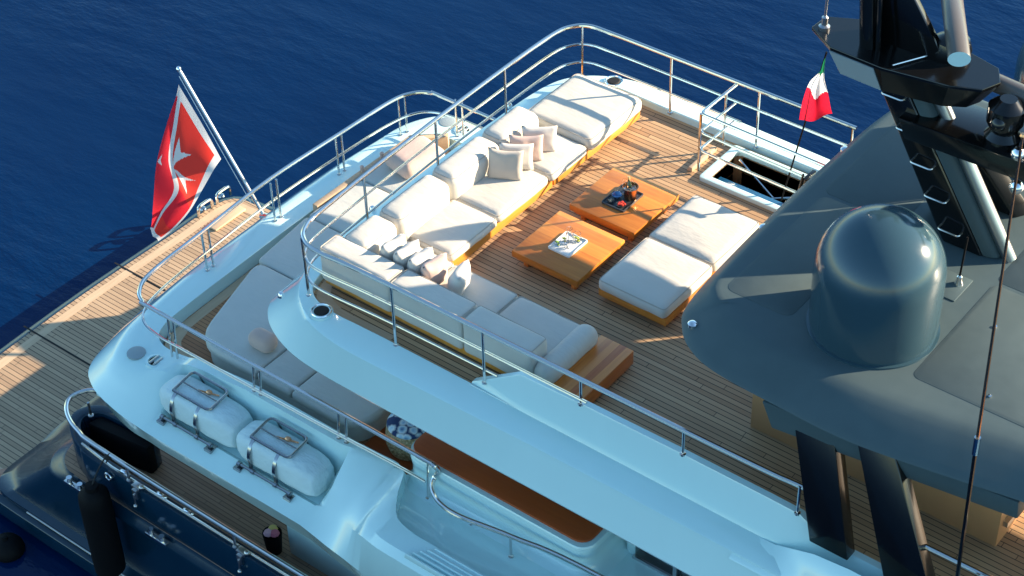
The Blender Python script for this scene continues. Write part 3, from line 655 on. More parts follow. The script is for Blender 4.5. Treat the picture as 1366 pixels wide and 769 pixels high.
MB().tube([(5.35, 1.35, 5.1), (5.2, 1.35, 6.6)], .11, 12).tube([(5.5, 1.3, 5.1), (5.4, 1.3, 6.6)], .03, 8).build('mast_pole', M['black'], mast)
MB().tube([(5.8, 1.1, 5.15), (6.05, 1.55, 5.15)], .012, 6).tube([(5.5, 1.85, 5.15), (6.05, 1.6, 5.15)], .012, 6).build('grab_rail', M['steel'], mast)
MB().lathe((4.74, 1.35, 5.12), [(.07, 0), (.07, .04), (.04, .06), (.04, .16), (.02, .18)], 12).tube([(4.74, 1.35, 5.25), (4.76, 1.35, 6.4)], .016, 6).build('whip_antenna', M['steel2'], mast)
# radar scanners
def scanner(c, dirn, ln, h):
    c = V(c); d = V((*dirn, 0)).normalized(); n = V((-d.y, d.x, 0))
    rr = [[c + d * s + n * (.13 * cos(a)) + V((0, 0, h + .1 * sin(a))) for a in [2 * pi * i / 20 for i in range(20)]] for s in (-ln, ln)]
    o = MB().loft(rr, True, True).build('radar_scanner', M['grey_bar'], mast, bevel=.012)
    e = rr[0]; q = [p - d * .004 for p in e]; MB().add(q, [tuple(range(20))]).build('end_cap', M['white'], o, smooth=0)
    MB().lathe((c.x, c.y, c.z), [(.22, 0), (.24, .1), (.2, .22), (.1, .28), (.08, h - .08)], 20).build('radar_pedestal', M['black'], mast)
scanner((6.22, 1.72, 5.12), (-.53, .85), .72, .42)
scanner((7.55, 1.68, 4.43), (1, -.1), .98, .52)
MB().lathe((7.12, 1.45, 4.42), [(.2, 0), (.22, .1), (.16, .18), (.22, .3), (.22, .5), (.1, .6)], 18).ball((7.12, 1.27, 4.78), .1, 12).build('search_light', M['black'], mast)
for q in ((7.42, 1.24, 4.5), (7.45, 1.3, 4.0)): MB().ball(q, .09, 12).build('mast_light', M['chrome'], mast)
MB().lathe((6.3, 3.9, hz2), [(.1, 0), (.1, .05), (.06, .08), (.01, .1)], 14).build('deck_light', M['chrome'], hard)
# far radome, mostly outside the frame
MB().lathe((6.86, 4.3, hz2), [(.74, 0), (.79, .03), (.8, .12), (.8, 1.15)] + [(.8 * cos(a), 1.15 + .8 * sin(a)) for a in [pi / 2 * i / 16 for i in range(1, 16)]] + [(.01, 1.95)], 48).build('radome', M['dome'], Y, smooth=60)
# tall whip antenna at the starboard side
wa = MB().lathe((8.9, -2.12, .1), [(.06, 0), (.06, .1), (.04, .14), (.035, .5)], 12).tube([(8.9, -2.12, .5), (8.84, -2.16, 3.32)], .024, 8).build('whip_antenna', M['black'], Y)
MB().tube([(8.84, -2.16, 3.26), (8.838, -2.16, 3.5)], .036, 10).build('antenna_joint', M['steel'], wa)
MB().tube([(8.838, -2.16, 3.5), (8.76, -2.19, 7.3)], [.02, .013], 8).ball((8.76, -2.19, 7.33), .03, 8).build('antenna_rod', M['copper'], wa)

# ================================================================== FURNITURE: sun deck
def cushion(parent, name, lo, hi, m_, r=.07, crown=.035, n=(14, 14, 5), seed=0, M4=None, wr=.005):
    o = MB().puff(lo, hi, r, crown, n, wr, seed, M4).build(name, m_, parent, smooth=180)
    e = r * .29; z = hi[2] - e + .004
    MB().tube([(x, y, z) for x, y in rrect(lo[0] + e, hi[0] - e, lo[1] + e, hi[1] - e, r * .8, 4)], .008, 6, True).build('piping', M['piping'], o)
    return o
# aft sofa, two platforms facing forward
A = thing('lounge_sofa', 'long cream sofa on a honey teak base along the stern rail', 'sofa', (-.5, .9, 0))
MB().prism([(-1.25, -.45), (.02, -.45), (-.01, 2.18), (-1.25, 2.18)], .10, .27).box(-1.0, -.15, -.2, 1.9, 0, .10).build('platform', M['base'], A, bevel=.008)
cushion(A, 'seat_cushion', (-.78, -.28, .26), (.06, .80, .42), M['cream'], seed=1)
cushion(A, 'seat_cushion', (-.78, .815, .26), (.05, 2.03, .42), M['cream'], seed=2)
for i, (y0, y1) in enumerate(((-1.22, -.46), (-.44, .72), (.74, 1.9), (1.92, 2.86))):
    cushion(A, 'back_cushion', (-1.2, y0, .2), (-.72, y1, .78), M['cream'], r=.13, crown=.03, n=(8, 14, 8), seed=5 + i)
B = thing('daybed', 'wide cream daybed with a raised headrest in the port stern corner', 'daybed', (-.4, 3.3, 0))
MB().prism([(-1.3, 2.22), (-.01, 2.22), (.03, 4.4), (-1.3, 4.4)], .10, .27).box(-1.0, -.15, 2.5, 4.1, 0, .1).build('platform', M['base'], B, bevel=.008)
cushion(B, 'seat_cushion', (-.75, 2.06, .26), (.07, 2.98, .42), M['cream'], seed=3)
cushion(B, 'mattress', (-1.2, 3.0, .26), (.1, 4.4, .52), M['cream'], r=.1, crown=.02, n=(16, 18, 6), seed=4)
# starboard sofa
Cc = thing('corner_sofa', 'cream sofa seen from behind along the near rail with a slatted teak end', 'sofa', (1, -1, 0))
MB().prism([(-1.28, -1.48), (2.7, -1.5), (2.7, -.38), (-.0, -.38), (-1.25, -.5)], .08, .22).box(-1.1, 2.5, -1.3, -.55, 0, .08).build('platform', M['base'], Cc, bevel=.008)
MB().prism([(2.64, -1.5), (3.22, -1.5), (3.2, -.26), (2.66, -.26)], .06, .3).box(2.75, 3.1, -1.3, -.4, 0, .06).build('end_table', M['teak_end'], Cc, bevel=.012)
for i, (x0, x1) in enumerate(((-.72, .2), (.21, 1.34), (1.35, 2.5))):
    cushion(Cc, 'seat_cushion', (x0, -1.2, .21), (x1, -.36, .42), M['cream'], r=.05, crown=.02, seed=11 + i)
for i, (x0, x1) in enumerate(((-1.3, -.02), (0., 1.26), (1.28, 2.44))):
    cushion(Cc, 'back_cushion', (x0, -1.54, .17), (x1, -1.14, .76), M['cream'], r=.055, crown=.015, n=(16, 8, 8), seed=15 + i, wr=.005)
MB().puff((2.42, -1.55, .24), (2.76, -.36, .58), .165, 0, (8, 14, 8), .006, 3).build('bolster', M['cream'], Cc, smooth=180)
# coffee tables
def table(x0, y0):
    t = thing('coffee_table', '', 'coffee table', (x0 + .585, y0 + .575, 0), 'low teak coffee tables on the sun deck')
    MB().box(x0, x0 + 1.17, y0, y0 + 1.15, .19, .30).build('tabletop', M['table'], t, bevel=.012)
    MB().box(x0 + .05, x0 + 1.12, y0 + .05, y0 + 1.1, .13, .19).build('apron', M['table'], t, bevel=.006)
    for dx in (.16, 1.01):
        for dy in (.16, .99): MB().box(x0 + dx - .04, x0 + dx + .04, y0 + dy - .04, y0 + dy + .04, 0, .13).build('leg', M['teak_end'], t, bevel=.006)
    return t
t1 = table(.57, .44); t1['label'] = 'square teak coffee table holding the white tray of drinks'
t2 = copy_tree(t1); t2.location = (.59 + .585, 1.78 + .585, 0); t2['label'] = 'square teak coffee table holding the ice bucket tray'
# ottoman
O = thing('double_ottoman', 'cream double ottoman on a teak base half under the hardtop', 'ottoman', (2.6, 1.75, 0))
MB().box(2.0, 3.14, .58, 2.98, .09, .22).build('platform', M['table'], O, bevel=.01)
for dx in (2.15, 3.0):
    for dy in (.75, 2.8): MB().box(dx - .05, dx + .05, dy - .05, dy + .05, 0, .09).build('leg', M['teak_end'], O)
cushion(O, 'seat_cushion', (2.0, .55, .21), (3.14, 1.76, .40), M['cream'], r=.06, crown=.035, seed=21)
cushion(O, 'seat_cushion', (2.0, 1.77, .21), (3.14, 2.98, .40), M['cream'], r=.06, crown=.06, seed=22)
# throw pillows
def pillow_mesh(w_, h_, t_, seed):
    n = 14; mb = MB(); vs = []; fs = []
    for s_ in (1, -1):
        o = len(vs)
        for i in range(n + 1):
            for j in range(n + 1):
                u = 2 * i / n - 1; v = 2 * j / n - 1
                x = u * w_ / 2 * (1 - .06 * (1 - v * v)) * 1.0; z = v * h_ / 2 * (1 - .06 * (1 - u * u)) * 1.0
                th = t_ / 2 * (max(0, 1 - u * u) * max(0, 1 - v * v)) ** .36
                th *= 1 + .22 * mn.noise(V((u * 1.9 + seed, v * 1.9, s_ * 2.)))
                z += -.04 * h_ * (1 - u * u) * max(0, v) * (1 if seed % 2 else .5)
                vs.append((x, s_ * th, z + h_ / 2))
        for i in range(n):
            for j in range(n):
                a = o + i * (n + 1) + j; fs.append((a, a + 1, a + n + 2, a + n + 1))
    mb.add(vs, fs); return mb
def pillow(loc, rz, tilt, m_, label, cat='pillow', group=None, w_=.48, h_=.44, t_=.17, seed=0):
    o = pillow_mesh(w_, h_, t_, seed).build('throw_pillow', m_, None, smooth=180)
    o.location = loc; o.rotation_euler = (tilt, 0, rz); return tag(o, label, cat, group)
G1 = 'throw pillows on the stern sofa'
pillow((-.42, 1.56, .42), radians(27), radians(-17), M['beige_fab'], 'beige pillow nearest the camera in the stern sofa row', group=G1, seed=1, w_=.54, h_=.5)
pillow((-.44, 1.86, .42), radians(33), radians(-14), M['white_fab'], 'ivory pillow tucked between the nearest beige and the peach one', group=G1, seed=2, w_=.52)
pillow((-.45, 2.12, .42), radians(36), radians(-13), M['pink_fab'], 'peach pillow in the stern sofa row', group=G1, seed=3, w_=.52)
pillow((-.43, 2.42, .42), radians(36), radians(-12), M['white_fab'], 'ivory pillow at the far end of the stern sofa row', group=G1, seed=4, w_=.54)
G2 = 'throw pillows on the near sofa'
for i, (x, mt, lb) in enumerate(((-.50, 'white_fab', 'white pillow closest to the sofa corner in the row of five'), (-.25, 'white_fab', 'white pillow second from the sofa corner in the row of five'), (.0, 'white_fab', 'white pillow between another white and the pinkish one'),
                                 (.25, 'pink_fab', 'pinkish pillow in the row of five on the near sofa'), (.58, 'white_fab', 'white pillow leaning at the open end of the row of five'))):
    pillow((x, -.90 + (.03 if i == 4 else 0), .40), radians(82 if i < 4 else 112), radians(7 if i < 4 else 20), M[mt], lb, group=G2, seed=5 + i, w_=.44, h_=.5, t_=.27)
# trays and what stands on them
def glass(x, y, z, h, r, fruit, label, group):
    t = thing('drink_glass', label, 'glass', (x, y, z), group)
    MB().lathe((x, y, z), [(r * .8, 0), (r * .85, .01), (r, h), (r * .9, h), (r * .78, .02), (.002, .02)], 20).build('tumbler', M['glass'], t)
    q = MB()
    for i in range(4):
        a = i * 1.7; q.ball((x + r * .4 * cos(a), y + r * .4 * sin(a), z + .03 + i * .02), r * .5, 8, sc=(1, 1, .5))
    q.build('garnish', M[fruit], t)
    return t
T1 = tag(ring(rrect(.96, 1.34, .78, 1.24, .02, 2), rrect(.975, 1.325, .795, 1.225, .02, 2), .302, .335).prism(rrect(.962, 1.338, .782, 1.238, .02, 2), .302, .315).build('serving_tray', M['traywhite'], loc=(1.15, 1.0, .302)), 'white tray with drinks on the nearer coffee table', 'tray')
GG = 'glasses on the white tray'
for i, (x, y, h, r, fr, lb) in enumerate(((1.05, .90, .10, .045, 'leaf', 'low tumbler with green leaves at the near end of the white tray'), (1.08, 1.02, .09, .04, 'lime', 'short glass with lime at the left edge of the white tray'), (1.19, .93, .10, .04, 'straw', 'clear tumbler near the front edge of the white tray'),
                                          (1.22, 1.14, .15, .055, 'lime', 'tall glass full of lime slices at the far end of the white tray'))):
    glass(x, y, .316, h, r, fr, lb, GG)
cf = thing('carafe', 'tall clear carafe standing in the middle of the white tray', 'carafe', (1.14, 1.06, .316))
MB().lathe((1.14, 1.06, .316), [(.05, 0), (.06, .02), (.062, .1), (.035, .19), (.045, .25), (.04, .25), (.03, .19), (.055, .1), (.052, .02), (.002, .015)], 20).build('bottle_glass', M['glass'], cf)
MB().tube([(1.12, 1.05, .34), (1.15, 1.08, .6)], .005, 6).build('stirrer', M['steel'], cf)
T2 = tag(ring(rrect(.96, 1.36, 2.08, 2.6, .02, 2), rrect(.975, 1.345, 2.095, 2.585, .02, 2), .302, .335).prism(rrect(.962, 1.358, 2.082, 2.598, .02, 2), .302, .315).build('serving_tray', M['traydark'], loc=(1.15, 2.3, .302)), 'dark tray with fruit and ice bucket on the farther coffee table', 'tray')
ib = thing('ice_bucket', 'copper ice bucket with a dark bottle on the dark tray', 'ice bucket', (1.24, 2.42, .316))
MB().lathe((1.24, 2.42, .316), [(.085, 0), (.09, .01), (.115, .2), (.122, .21), (.112, .21), (.1, .17), (.005, .16)], 28).build('bucket', M['copper'], ib)
bt = MB().tube([(1.21, 2.43, .42), (1.2, 2.44, .54), (1.195, 2.445, .58), (1.19, 2.45, .64)], [.04, .04, .018, .015], 14).build('bottle', M['ice'], ib)
MB().tube([(1.192, 2.449, .6), (1.187, 2.452, .66)], .018, 12).build('foil_cap', M['foil'], bt)
icm = MB()
for i in range(16):
    a = i * 2.4; rr_ = .09 * sqrt((i + .5) / 16); icm.ball((1.24 + rr_ * cos(a), 2.42 + rr_ * sin(a), .497), .022, 6)
icm.build('ice', M['glass'], ib)
for x, y, lb in ((1.08, 2.5, 'stemmed glass left of the ice bucket'), (1.16, 2.55, 'stemmed glass behind the ice bucket')):
    t = thing('wine_glass', lb, 'glass', (x, y, .316), 'wine glasses on the dark tray')
    MB().lathe((x, y, .316), [(.035, 0), (.034, .006), (.006, .012), (.005, .09), (.03, .11), (.042, .15), (.034, .21), (.032, .21), (.04, .15), (.028, .115), (.002, .1)], 18).build('bowl_and_stem', M['glass'], t)
pd = thing('fruit_bowl', 'shallow bowl of red fruit at the front of the dark tray', 'bowl', (1.24, 2.2, .316))
MB().lathe((1.24, 2.2, .316), [(.05, 0), (.085, .03), (.08, .03), (.045, .008), (.002, .008)], 20).build('dish', M['traydark'], pd)
q = MB()
for i in range(9): q.ball((1.24 + .05 * cos(i * 2.4) * sqrt(i / 9), 2.2 + .05 * sin(i * 2.4) * sqrt(i / 9), .345), .022, 8)
q.build('fruit', M['berry'], pd)
pd = thing('snack_bowl', 'small blue bowl beside the red fruit on the dark tray', 'bowl', (1.07, 2.32, .316))
MB().lathe((1.07, 2.32, .316), [(.04, 0), (.075, .05), (.07, .05), (.04, .008), (.002, .008)], 20).build('dish', M['blueglass'], pd)
pd = thing('snack_bowl', 'small bowl of nuts at the left corner of the dark tray', 'bowl', (1.06, 2.17, .316))
MB().lathe((1.06, 2.17, .316), [(.035, 0), (.06, .035), (.055, .035), (.03, .008), (.002, .008)], 20).build('dish', M['traydark'], pd)
q = MB()
for i in range(7): q.ball((1.06 + .035 * cos(i * 2.4) * sqrt(i / 7), 2.17 + .035 * sin(i * 2.4) * sqrt(i / 7), .34), .014, 6)
q.build('nuts', M['margin'], pd)

# ================================================================== upper deck lounge
ls = thing('sun_lounge', 'large warm grey upholstered lounge with rounded corners below the overhang', 'sofa', (-3, 0, UD))
LT = -2.28
def pad(poly, z0, z1, r, n_in=5):
    pts = [V((x, y, 0)) for x, y in poly]; c = sum(pts, V((0, 0, 0))) / len(pts); rs_ = []
    def ins(d):
        out = []; n = len(pts)
        for i in range(n):
            t = (pts[(i + 1) % n] - pts[i - 1]).normalized(); nr = V((-t.y, t.x, 0))
            if nr.dot(c - pts[i]) < 0: nr = -nr
            out.append(pts[i] + nr * d)
        return out
    for i in range(n_in + 1):
        a = pi / 2 * i / n_in; rs_.append([(q.x, q.y, z1 - r + r * sin(a)) for q in ins(r * (1 - cos(a)))])
    mid = [[(c.x + (q[0] - c.x) * s_, c.y + (q[1] - c.y) * s_, z1 + .012) for q in rs_[-1]] for s_ in (.6, .02)]
    low_ = [[(q.x, q.y, z0) for q in ins(.03)], [(q.x, q.y, z0 + .02) for q in ins(.0)]]
    return MB().loft(low_ + rs_ + mid, True, True)
def rpoly(pts, r, n=5):
    P = [V((x, y, 0)) for x, y in pts]; out = []; N = len(P)
    for i in range(N):
        a, b, c = P[i - 1], P[i], P[(i + 1) % N]; u = (a - b); w2 = (c - b)
        rr_ = min(r[i] if isinstance(r, (list, tuple)) else r, u.length * .49, w2.length * .49); u.normalize(); w2.normalize()
        for k_ in range(n + 1):
            t = k_ / n; q = (b + u * rr_) * (1 - t) ** 2 + b * 2 * t * (1 - t) + (b + w2 * rr_) * t * t; out.append((q.x, q.y))
    return out
foot = rpoly([(-4.02, -1.72), (-.72, -1.72), (-.72, -.6), (-2.6, -.4), (-2.6, 3.0), (-4.2, 4.2), (-4.72, 4.0), (-4.76, 1.6), (-4.62, .3)], [.5, .45, .2, .3, .3, .2, .2, .3, .3])
MB().prism(foot, UD + .02, LT - .16).build('skirt', M['grey_fab'], ls, smooth=50)
for nm, pts, rr_ in (('mattress', [(-4.06, -1.75), (-2.78, -1.75), (-2.78, -.5), (-2.7, .24), (-4.63, .24)], [.5, .06, .06, .06, .25]),
                     ('mattress', [(-4.65, .26), (-2.7, .26), (-2.7, 1.6), (-4.78, 1.6)], .08),
                     ('mattress', [(-4.78, 1.62), (-2.7, 1.62), (-2.7, 2.9), (-4.76, 2.9)], .08),
                     ('mattress', [(-4.76, 2.92), (-2.7, 2.92), (-3.6, 4.25), (-4.7, 4.2)], .12),
                     ('seat_cushion', [(-2.76, -1.75), (-2.06, -1.75), (-2.06, -.6), (-2.76, -.6)], .07),
                     ('seat_cushion', [(-2.04, -1.75), (-.68, -1.75), (-.68, -.6), (-2.04, -.6)], [.07, .5, .2, .07])):
    pad(rpoly(pts, rr_), LT - .17, LT, .06).build(nm, M['grey_fab'], ls, smooth=60)
MB().puff((-3.3, -1.42, LT), (-2.82, -1.08, LT + .3), .15, 0, (8, 8, 8), .004, 2).build('roll_pillow', M['pink_fab'], None, smooth=180, loc=(-3.06, -1.25, LT))
tag(bpy.data.objects['roll_pillow'], 'pinkish round bolster on the grey lounge under the overhang tip', 'bolster')
pc = MB().puff((-.45, -.35, 0), (.45, .35, .3), .13, .03, (10, 10, 6), .006, 9).build('back_pillow', M['pink_fab'], None, smooth=180)
pc.location = (-4.2, 3.75, LT + .02); pc.rotation_euler = (0, 0, radians(78)); tag(pc, 'pale pink cushion at the port end of the grey lounge', 'cushion')
MB().prism([(-4.93, 1.9), (-4.82, 1.9), (-4.78, 4.3), (-4.3, 4.75), (-4.36, 4.85), (-4.88, 4.4)], UD + .05, -2.3).build('lounge_backboard', M['margin'], ls, bevel=.01)
for x, y in ((-4.86, 3.1), (-4.84, 3.6)): MB().lathe((x, y, -2.5), [(.03, 0), (.035, .3), (.01, .32)], 10).build('back_peg', M['pink_fab'], ls)
tk = MB().box(-.72, .3, -1.6, -.4, UD + .002, UD + .03).build('teak_step', M['counter'], None, bevel=.005, loc=(-.2, -1, UD)); tk.parent = Y; tk.location = V((-.2, -1, UD)) - V((0, YC, -8))
# rope basket pouf
pf = thing('rope_pouf', 'woven rope pouf with a blue patterned cushion beside the bar counter', 'pouf', (-.12, -1.22, UD))
ropem = mat('woven_rope', (.5, .34, .19), .85); k = NT(ropem); p = k.obj()
vo = k.n('ShaderNodeTexVoronoi'); vo.inputs['Scale'].default_value = 26; k.l(p, vo.inputs['Vector'])
k.l(k.ramp(vo.outputs['Distance'], [(.1, (.85, .62, .36)), (.8, (.42, .27, .13))]), k.b.inputs['Base Color']); k.l(k.bump(vo.outputs['Distance'], 1., .03), k.b.inputs['Normal'])
MB().lathe((-.12, -1.22, UD), [(.26, 0)] + [(.28 + .09 * sin(pi * min(1, z / .55)) ** .6 + .012 * cos(z * 90), z) for z in [.03 * i for i in range(1, 17)]] + [(.3, .5)], 40).build('woven_body', ropem, pf, smooth=180)
bl = mat('blue_print_fabric', (.1, .3, .6), .8); k = NT(bl); p = k.obj()
vo = k.n('ShaderNodeTexVoronoi'); vo.inputs['Scale'].default_value = 6.5; k.l(p, vo.inputs['Vector'])
k.l(k.ramp(k.math('ADD', vo.outputs['Distance'], k.math('MULTIPLY', k.noise(p, 14, 2), .35)), [(.2, (.02, .08, .25)), (.45, (.35, .55, .72)), (.58, (.65, .72, .75)), (.75, (.01, .035, .12))]), k.b.inputs['Base Color'])
MB().lathe((-.12, -1.22, UD), [(.2, .49), (.33, .5), (.345, .53), (.32, .57), (.2, .6), (.01, .61)], 36).build('cushion', bl, pf, smooth=180)

# ================================================================== life rafts on the starboard fascia
def raft(x0):
    t = thing('life_raft', '', 'life raft', (x0 + .8, -2.55, -2.95), 'covered life rafts in the fascia recess')
    b = MB(); rings_ = []
    for i in range(33):
        s_ = i / 32; x = x0 + s_ * 1.55; e = (1 - abs(2 * s_ - 1) ** 7) ** .5 if 0 < s_ < 1 else .0
        e = max(e, .45)
        ry = .30 * (.62 + .38 * e) * (1 - .05 * s_); rz_ = .27 * (.6 + .4 * e); ring_ = []
        for j in range(24):
            a = 2 * pi * j / 24; ca, sa = cos(a), sin(a)
            sx = math.copysign(abs(ca) ** .52, ca); sz = math.copysign(abs(sa) ** .52, sa)
            wv = 1 + .03 * mn.noise(V((x * 3, ca * 1.5, sa * 2))) + .03 * mn.noise(V((x * 7, ca * 2, sa * 5)))
            ring_.append((x, -2.54 + ry * sx * wv, -2.66 + rz_ * sz * wv + .02 * sin(s_ * pi)))
        rings_.append(ring_)
    b.loft(rings_, True, True).build('cover', M['canvas'], t, smooth=70)
    fr = MB(); y0, y1 = -2.72, -2.28; z = -2.36
    xa, xb = x0 + .28, x0 + 1.05
    fr.tube(fillet([(xa, y0, z), (xa, y1, z + .06), (xb, y1, z + .06), (xb, y0, z), (xa, y0, z)], .09, 5), .023, 8)
    fr.tube([(xa + .02, (y0 + y1) / 2 - .02, z + .03), (xb - .02, (y0 + y1) / 2 - .02, z + .03)], .012, 8)
    fr.tube(fillet([(xa + .12, y1, z + .05), (xa + .12, y1 + .08, z - .2), (xa + .12, y1 + .06, -2.95)], .05, 4), .016, 8).tube(fillet([(xb - .12, y1, z + .05), (xb - .12, y1 + .08, z - .2), (xb - .12, y1 + .06, -2.95)], .05, 4), .016, 8)
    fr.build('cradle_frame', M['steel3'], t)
    for x in (xa + .06, xb - .2):
        stp = MB()
        pth = [(x, y0 + .02, z), (x, y0 - .1, z - .12), (x, y0 - .15, -2.66), (x, y0 - .13, -2.82), (x, y0 - .16, -2.93)]
        c2 = cr(pth, 5); stp.loft([[(q.x - .03, q.y - .012, q.z), (q.x + .03, q.y - .012, q.z), (q.x + .03, q.y + .012, q.z - .004), (q.x - .03, q.y + .012, q.z - .004)] for q in c2], True, True)
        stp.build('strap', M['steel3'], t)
    cl_ = MB().tube([(x0 + .14, -2.9, -2.87), (x0 + 1.2, -2.9, -2.87)], .026, 10)
    for x in (x0 + .14, x0 + .42, x0 + .88, x0 + 1.16): cl_.tube([(x - .03, -2.9, -2.87), (x + .03, -2.9, -2.87)], .042, 10)
    for x in (x0 + .14, x0 + 1.16): cl_.box(x - .07, x + .07, -2.98, -2.82, -2.965, -2.92)
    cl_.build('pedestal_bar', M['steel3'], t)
    MB().ball((x0 + .78, -2.44, -2.34), .045, 10, sc=(1.3, 1, .8)).tube([(x0 + .6, -2.5, -2.35), (x0 + .95, -2.4, -2.35)], .014, 6).build('hydrostatic_release', M['copper'], t)
    return t
r1 = raft(-3.86); r1['label'] = 'white covered life raft nearer the stern in its steel cradle'
r2 = copy_tree(r1); r2.location = V(r1.location) + V((1.64, -.01, -.02)); r2['label'] = 'white covered life raft farther from the stern beside the fascia step'

# ================================================================== fenders and deck bits
fd = thing('cylinder_fender', 'long black cylindrical fender hanging on a rope from the hull rail', 'fender', (-5.25, -3.42, -7))
fz = -4.95
MB().lathe((-5.25, -3.42, fz - 2.1), [(.05, 0), (.17, .06), (.26, .18), (.265, .4), (.265, 1.75), (.25, 1.95), (.17, 2.05), (.12, 2.08), (.11, 2.16), (.02, 2.17)], 28).build('fender_body', M['blackm'], fd)
MB().tube(cr([(-5.25, -3.42, fz + .02), (-5.22, -3.3, -4.72), (-5.18, -3.12, -4.5), (-5.16, -2.98, -4.46), (-5.2, -3.08, -4.62)], 5), .014, 6).ball((-5.18, -3.04, -4.5), .06, 8).build('rope', M['rope'], fd)
tag(MB().ball((-7.9, -3.66, -7.95), .3, 20, sc=(1.05, 1, .9)).lathe((-7.9, -3.66, -7.7), [(.06, 0), (.05, .06), (.01, .07)], 10).build('ball_fender', M['blackm'], loc=(-7.9, -3.66, -8)), 'round black fender floating beside the stern quarter', 'fender')
bk = thing('deck_bucket', 'small dark bucket of colourful cloths by the white deckhouse corner', 'bucket', (-2.3, -2.3, -5.5))
MB().lathe((-2.3, -2.3, -5.5), [(.12, 0), (.16, .42), (.15, .42), (.12, .3), (.005, .3)], 18).build('pail', M['blackm'], bk)
for i, c in enumerate(((.6, .15, .2), (.7, .5, .15), (.75, .4, .45))):
    MB().ball((-2.3 + .06 * cos(i * 2.1), -2.3 + .06 * sin(i * 2.1), -5.06), .085, 8, sc=(1, 1, .7)).build('cloth', mat('cloth_colour', c, .8), bk)

# ================================================================== flags
def polyin(u, v, P):
    c = False; n = len(P)
    for i in range(n):
        (x1, y1), (x2, y2) = P[i], P[i - 1]
        if (y1 > v) != (y2 > v) and u < (x2 - x1) * (v - y1) / (y2 - y1) + x1: c = not c
    return c
def cloth(net, nu, nv, colour, thick=.006):
    rows = [cr(r, nv) for r in net]; cols = [cr(list(c), nu) for c in zip(*rows)]      # cols[t][s]
    T_, S_ = len(cols), len(cols[0]); mb = MB(); vs = []; fs = []; mi = []
    for t in range(T_):
        for s_ in range(S_):
            q = V(cols[t][s_]); a = t / (T_ - 1); b_ = s_ / (S_ - 1)
            q = q + V((.6, -.7, .2)) * (.035 * sin(a * 9 + b_ * 3) * min(1, b_ * 2) + .02 * sin(b_ * 11 - a * 4) * b_)
            vs.append(q)
    for t in range(T_ - 1):
        for s_ in range(S_ - 1):
            fs.append((t * S_ + s_, t * S_ + s_ + 1, (t + 1) * S_ + s_ + 1, (t + 1) * S_ + s_)); mi.append(colour((t + .5) / (T_ - 1), (s_ + .5) / (S_ - 1)))
    for f, c in zip(fs, mi): pass
    mb.v = [tuple(x) for x in vs]; mb.f = fs; mb.mi = mi; return mb
def flagmat(name, c):
    m = mat(name, c, .7); k = NT(m); b = k.b
    tr = k.n('ShaderNodeBsdfTranslucent'); tr.inputs['Color'].default_value = (*c, 1); mx = k.n('ShaderNodeMixShader'); mx.inputs[0].default_value = .5
    out = m.node_tree.nodes['Material Output']; k.l(b.outputs[0], mx.inputs[1]); k.l(tr.outputs[0], mx.inputs[2]); k.l(mx.outputs[0], out.inputs[0]); return m
red = flagmat('flag_red', (.88, .02, .04)); wht = flagmat('flag_white', (.78, .76, .76)); grn = flagmat('flag_green', (.01, .17, .07)); red_lit = flagmat('flag_red_lit', (.92, .05, .035))
E_ = thing('ensign', 'red ensign with white border and eight pointed cross on its staff', 'flag', (-5.8, YC, -2.85))
stf = MB().tube([(-5.62, YC, -2.72), (-7.3, YC, -.26)], .036, 10).tube([(-5.58, YC, -2.6), (-5.75, YC, -2.66)], .06, 10).build('flagstaff', M['steel'], E_)
MB().ball((-7.3, YC, -.26), .05, 10).build('finial', M['chrome'], stf)
MB().tube([(-7.26, YC - .05, -.36), (-5.9, YC - .06, -2.42)], .008, 6).build('halyard', M['straw'], stf)
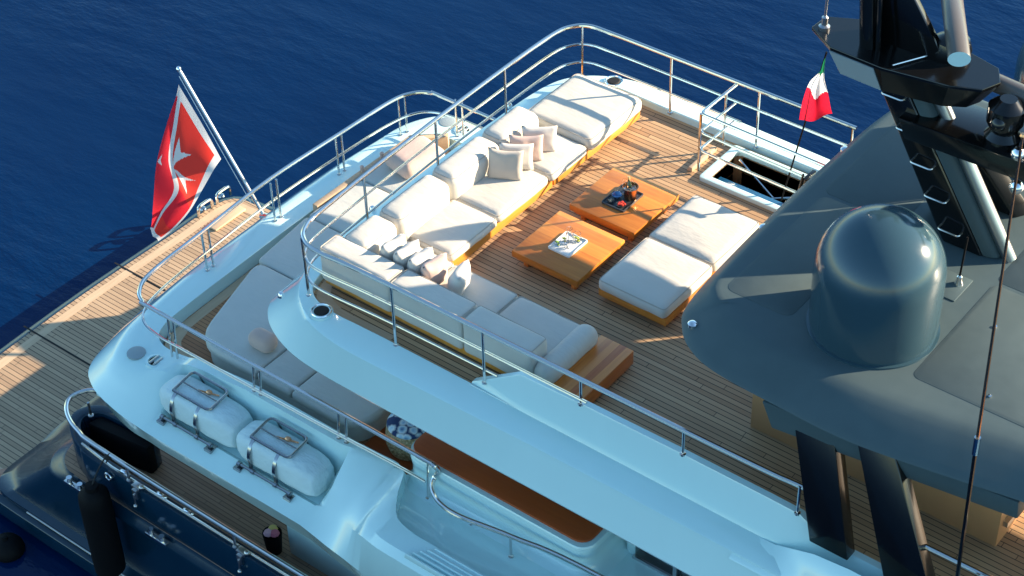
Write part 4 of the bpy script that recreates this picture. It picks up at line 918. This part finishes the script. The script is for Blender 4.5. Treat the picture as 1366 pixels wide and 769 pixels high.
net = [[(-6.50, 1.40, -1.74), (-6.88, 1.43, -1.2), (-7.29, 1.43, -.62), (-7.30, 1.43, -.60)],
       [(-6.72, 1.40, -2.05), (-6.99, 1.20, -1.62), (-7.27, 1.18, -1.2), (-7.36, 1.09, -1.15)],
       [(-6.86, 1.22, -2.4), (-7.0, .98, -2.1), (-7.21, .91, -1.75), (-7.33, .69, -1.75)],
       [(-6.96, .94, -2.75), (-6.92, .84, -2.5), (-7.05, .80, -2.25), (-7.28, .46, -2.3)],
       [(-7.12, .64, -3.05), (-7.12, .54, -2.9), (-7.25, .55, -2.7), (-7.26, .29, -2.8)],
       [(-7.33, .42, -3.3), (-7.36, .38, -3.2), (-7.39, .37, -3.1), (-7.41, .36, -3.0)]]
def ens2(t, s_):
    if t < .10 or s_ > .94 or s_ < .075 or (.625 < t < .72): return 1
    for P in ([(.63, .445), (.55, .24), (.475, .295), (.30, .225)], [(.65, .46), (.18, .375), (.33, .425), (.35, .55)], [(.97, .395), (.86, .365), (.885, .395), (.84, .43)]):
        if polyin(t, s_, P): return 1
    return 2 if t < .64 and (s_ < .6 or s_ > .82) else 0  # brighter red on the front panel puts sunlit cloth into the colour
cloth(net, 30, 40, ens2).build('flag_cloth', [red, wht, red_lit], E_, smooth=180)
F_ = thing('courtesy_flag', 'small green white and red flag on a thin leaning staff by the stair hatch', 'flag', (2.95, 3.9, .12))
MB().tube([(2.93, 3.9, .12), (3.445, 3.9, 2.92)], .014, 8).build('flagstaff', M['blackm'], F_)
net = [[(3.44, 3.9, 2.86), (3.435, 3.9, 2.88), (3.44, 3.9, 2.84)], [(3.46, 3.86, 2.55), (3.42, 3.84, 2.6), (3.37, 3.9, 2.57)], [(3.54, 3.86, 2.32), (3.42, 3.78, 2.28), (3.23, 3.9, 2.33)],
       [(3.60, 3.86, 2.1), (3.40, 3.82, 2.0), (3.16, 3.9, 2.02)], [(3.63, 3.9, 1.96), (3.36, 3.88, 1.76), (3.11, 3.9, 1.64)]]
def ita(t, s_):
    b_ = s_ + .03 * sin(t * 9) - .10 * t + .05
    return 0 if b_ < .27 else (1 if b_ < .55 else 2)
cloth(net, 14, 18, ita).build('flag_cloth', [grn, wht, flagmat('flag_crimson', (.62, .01, .035))], F_, smooth=180)
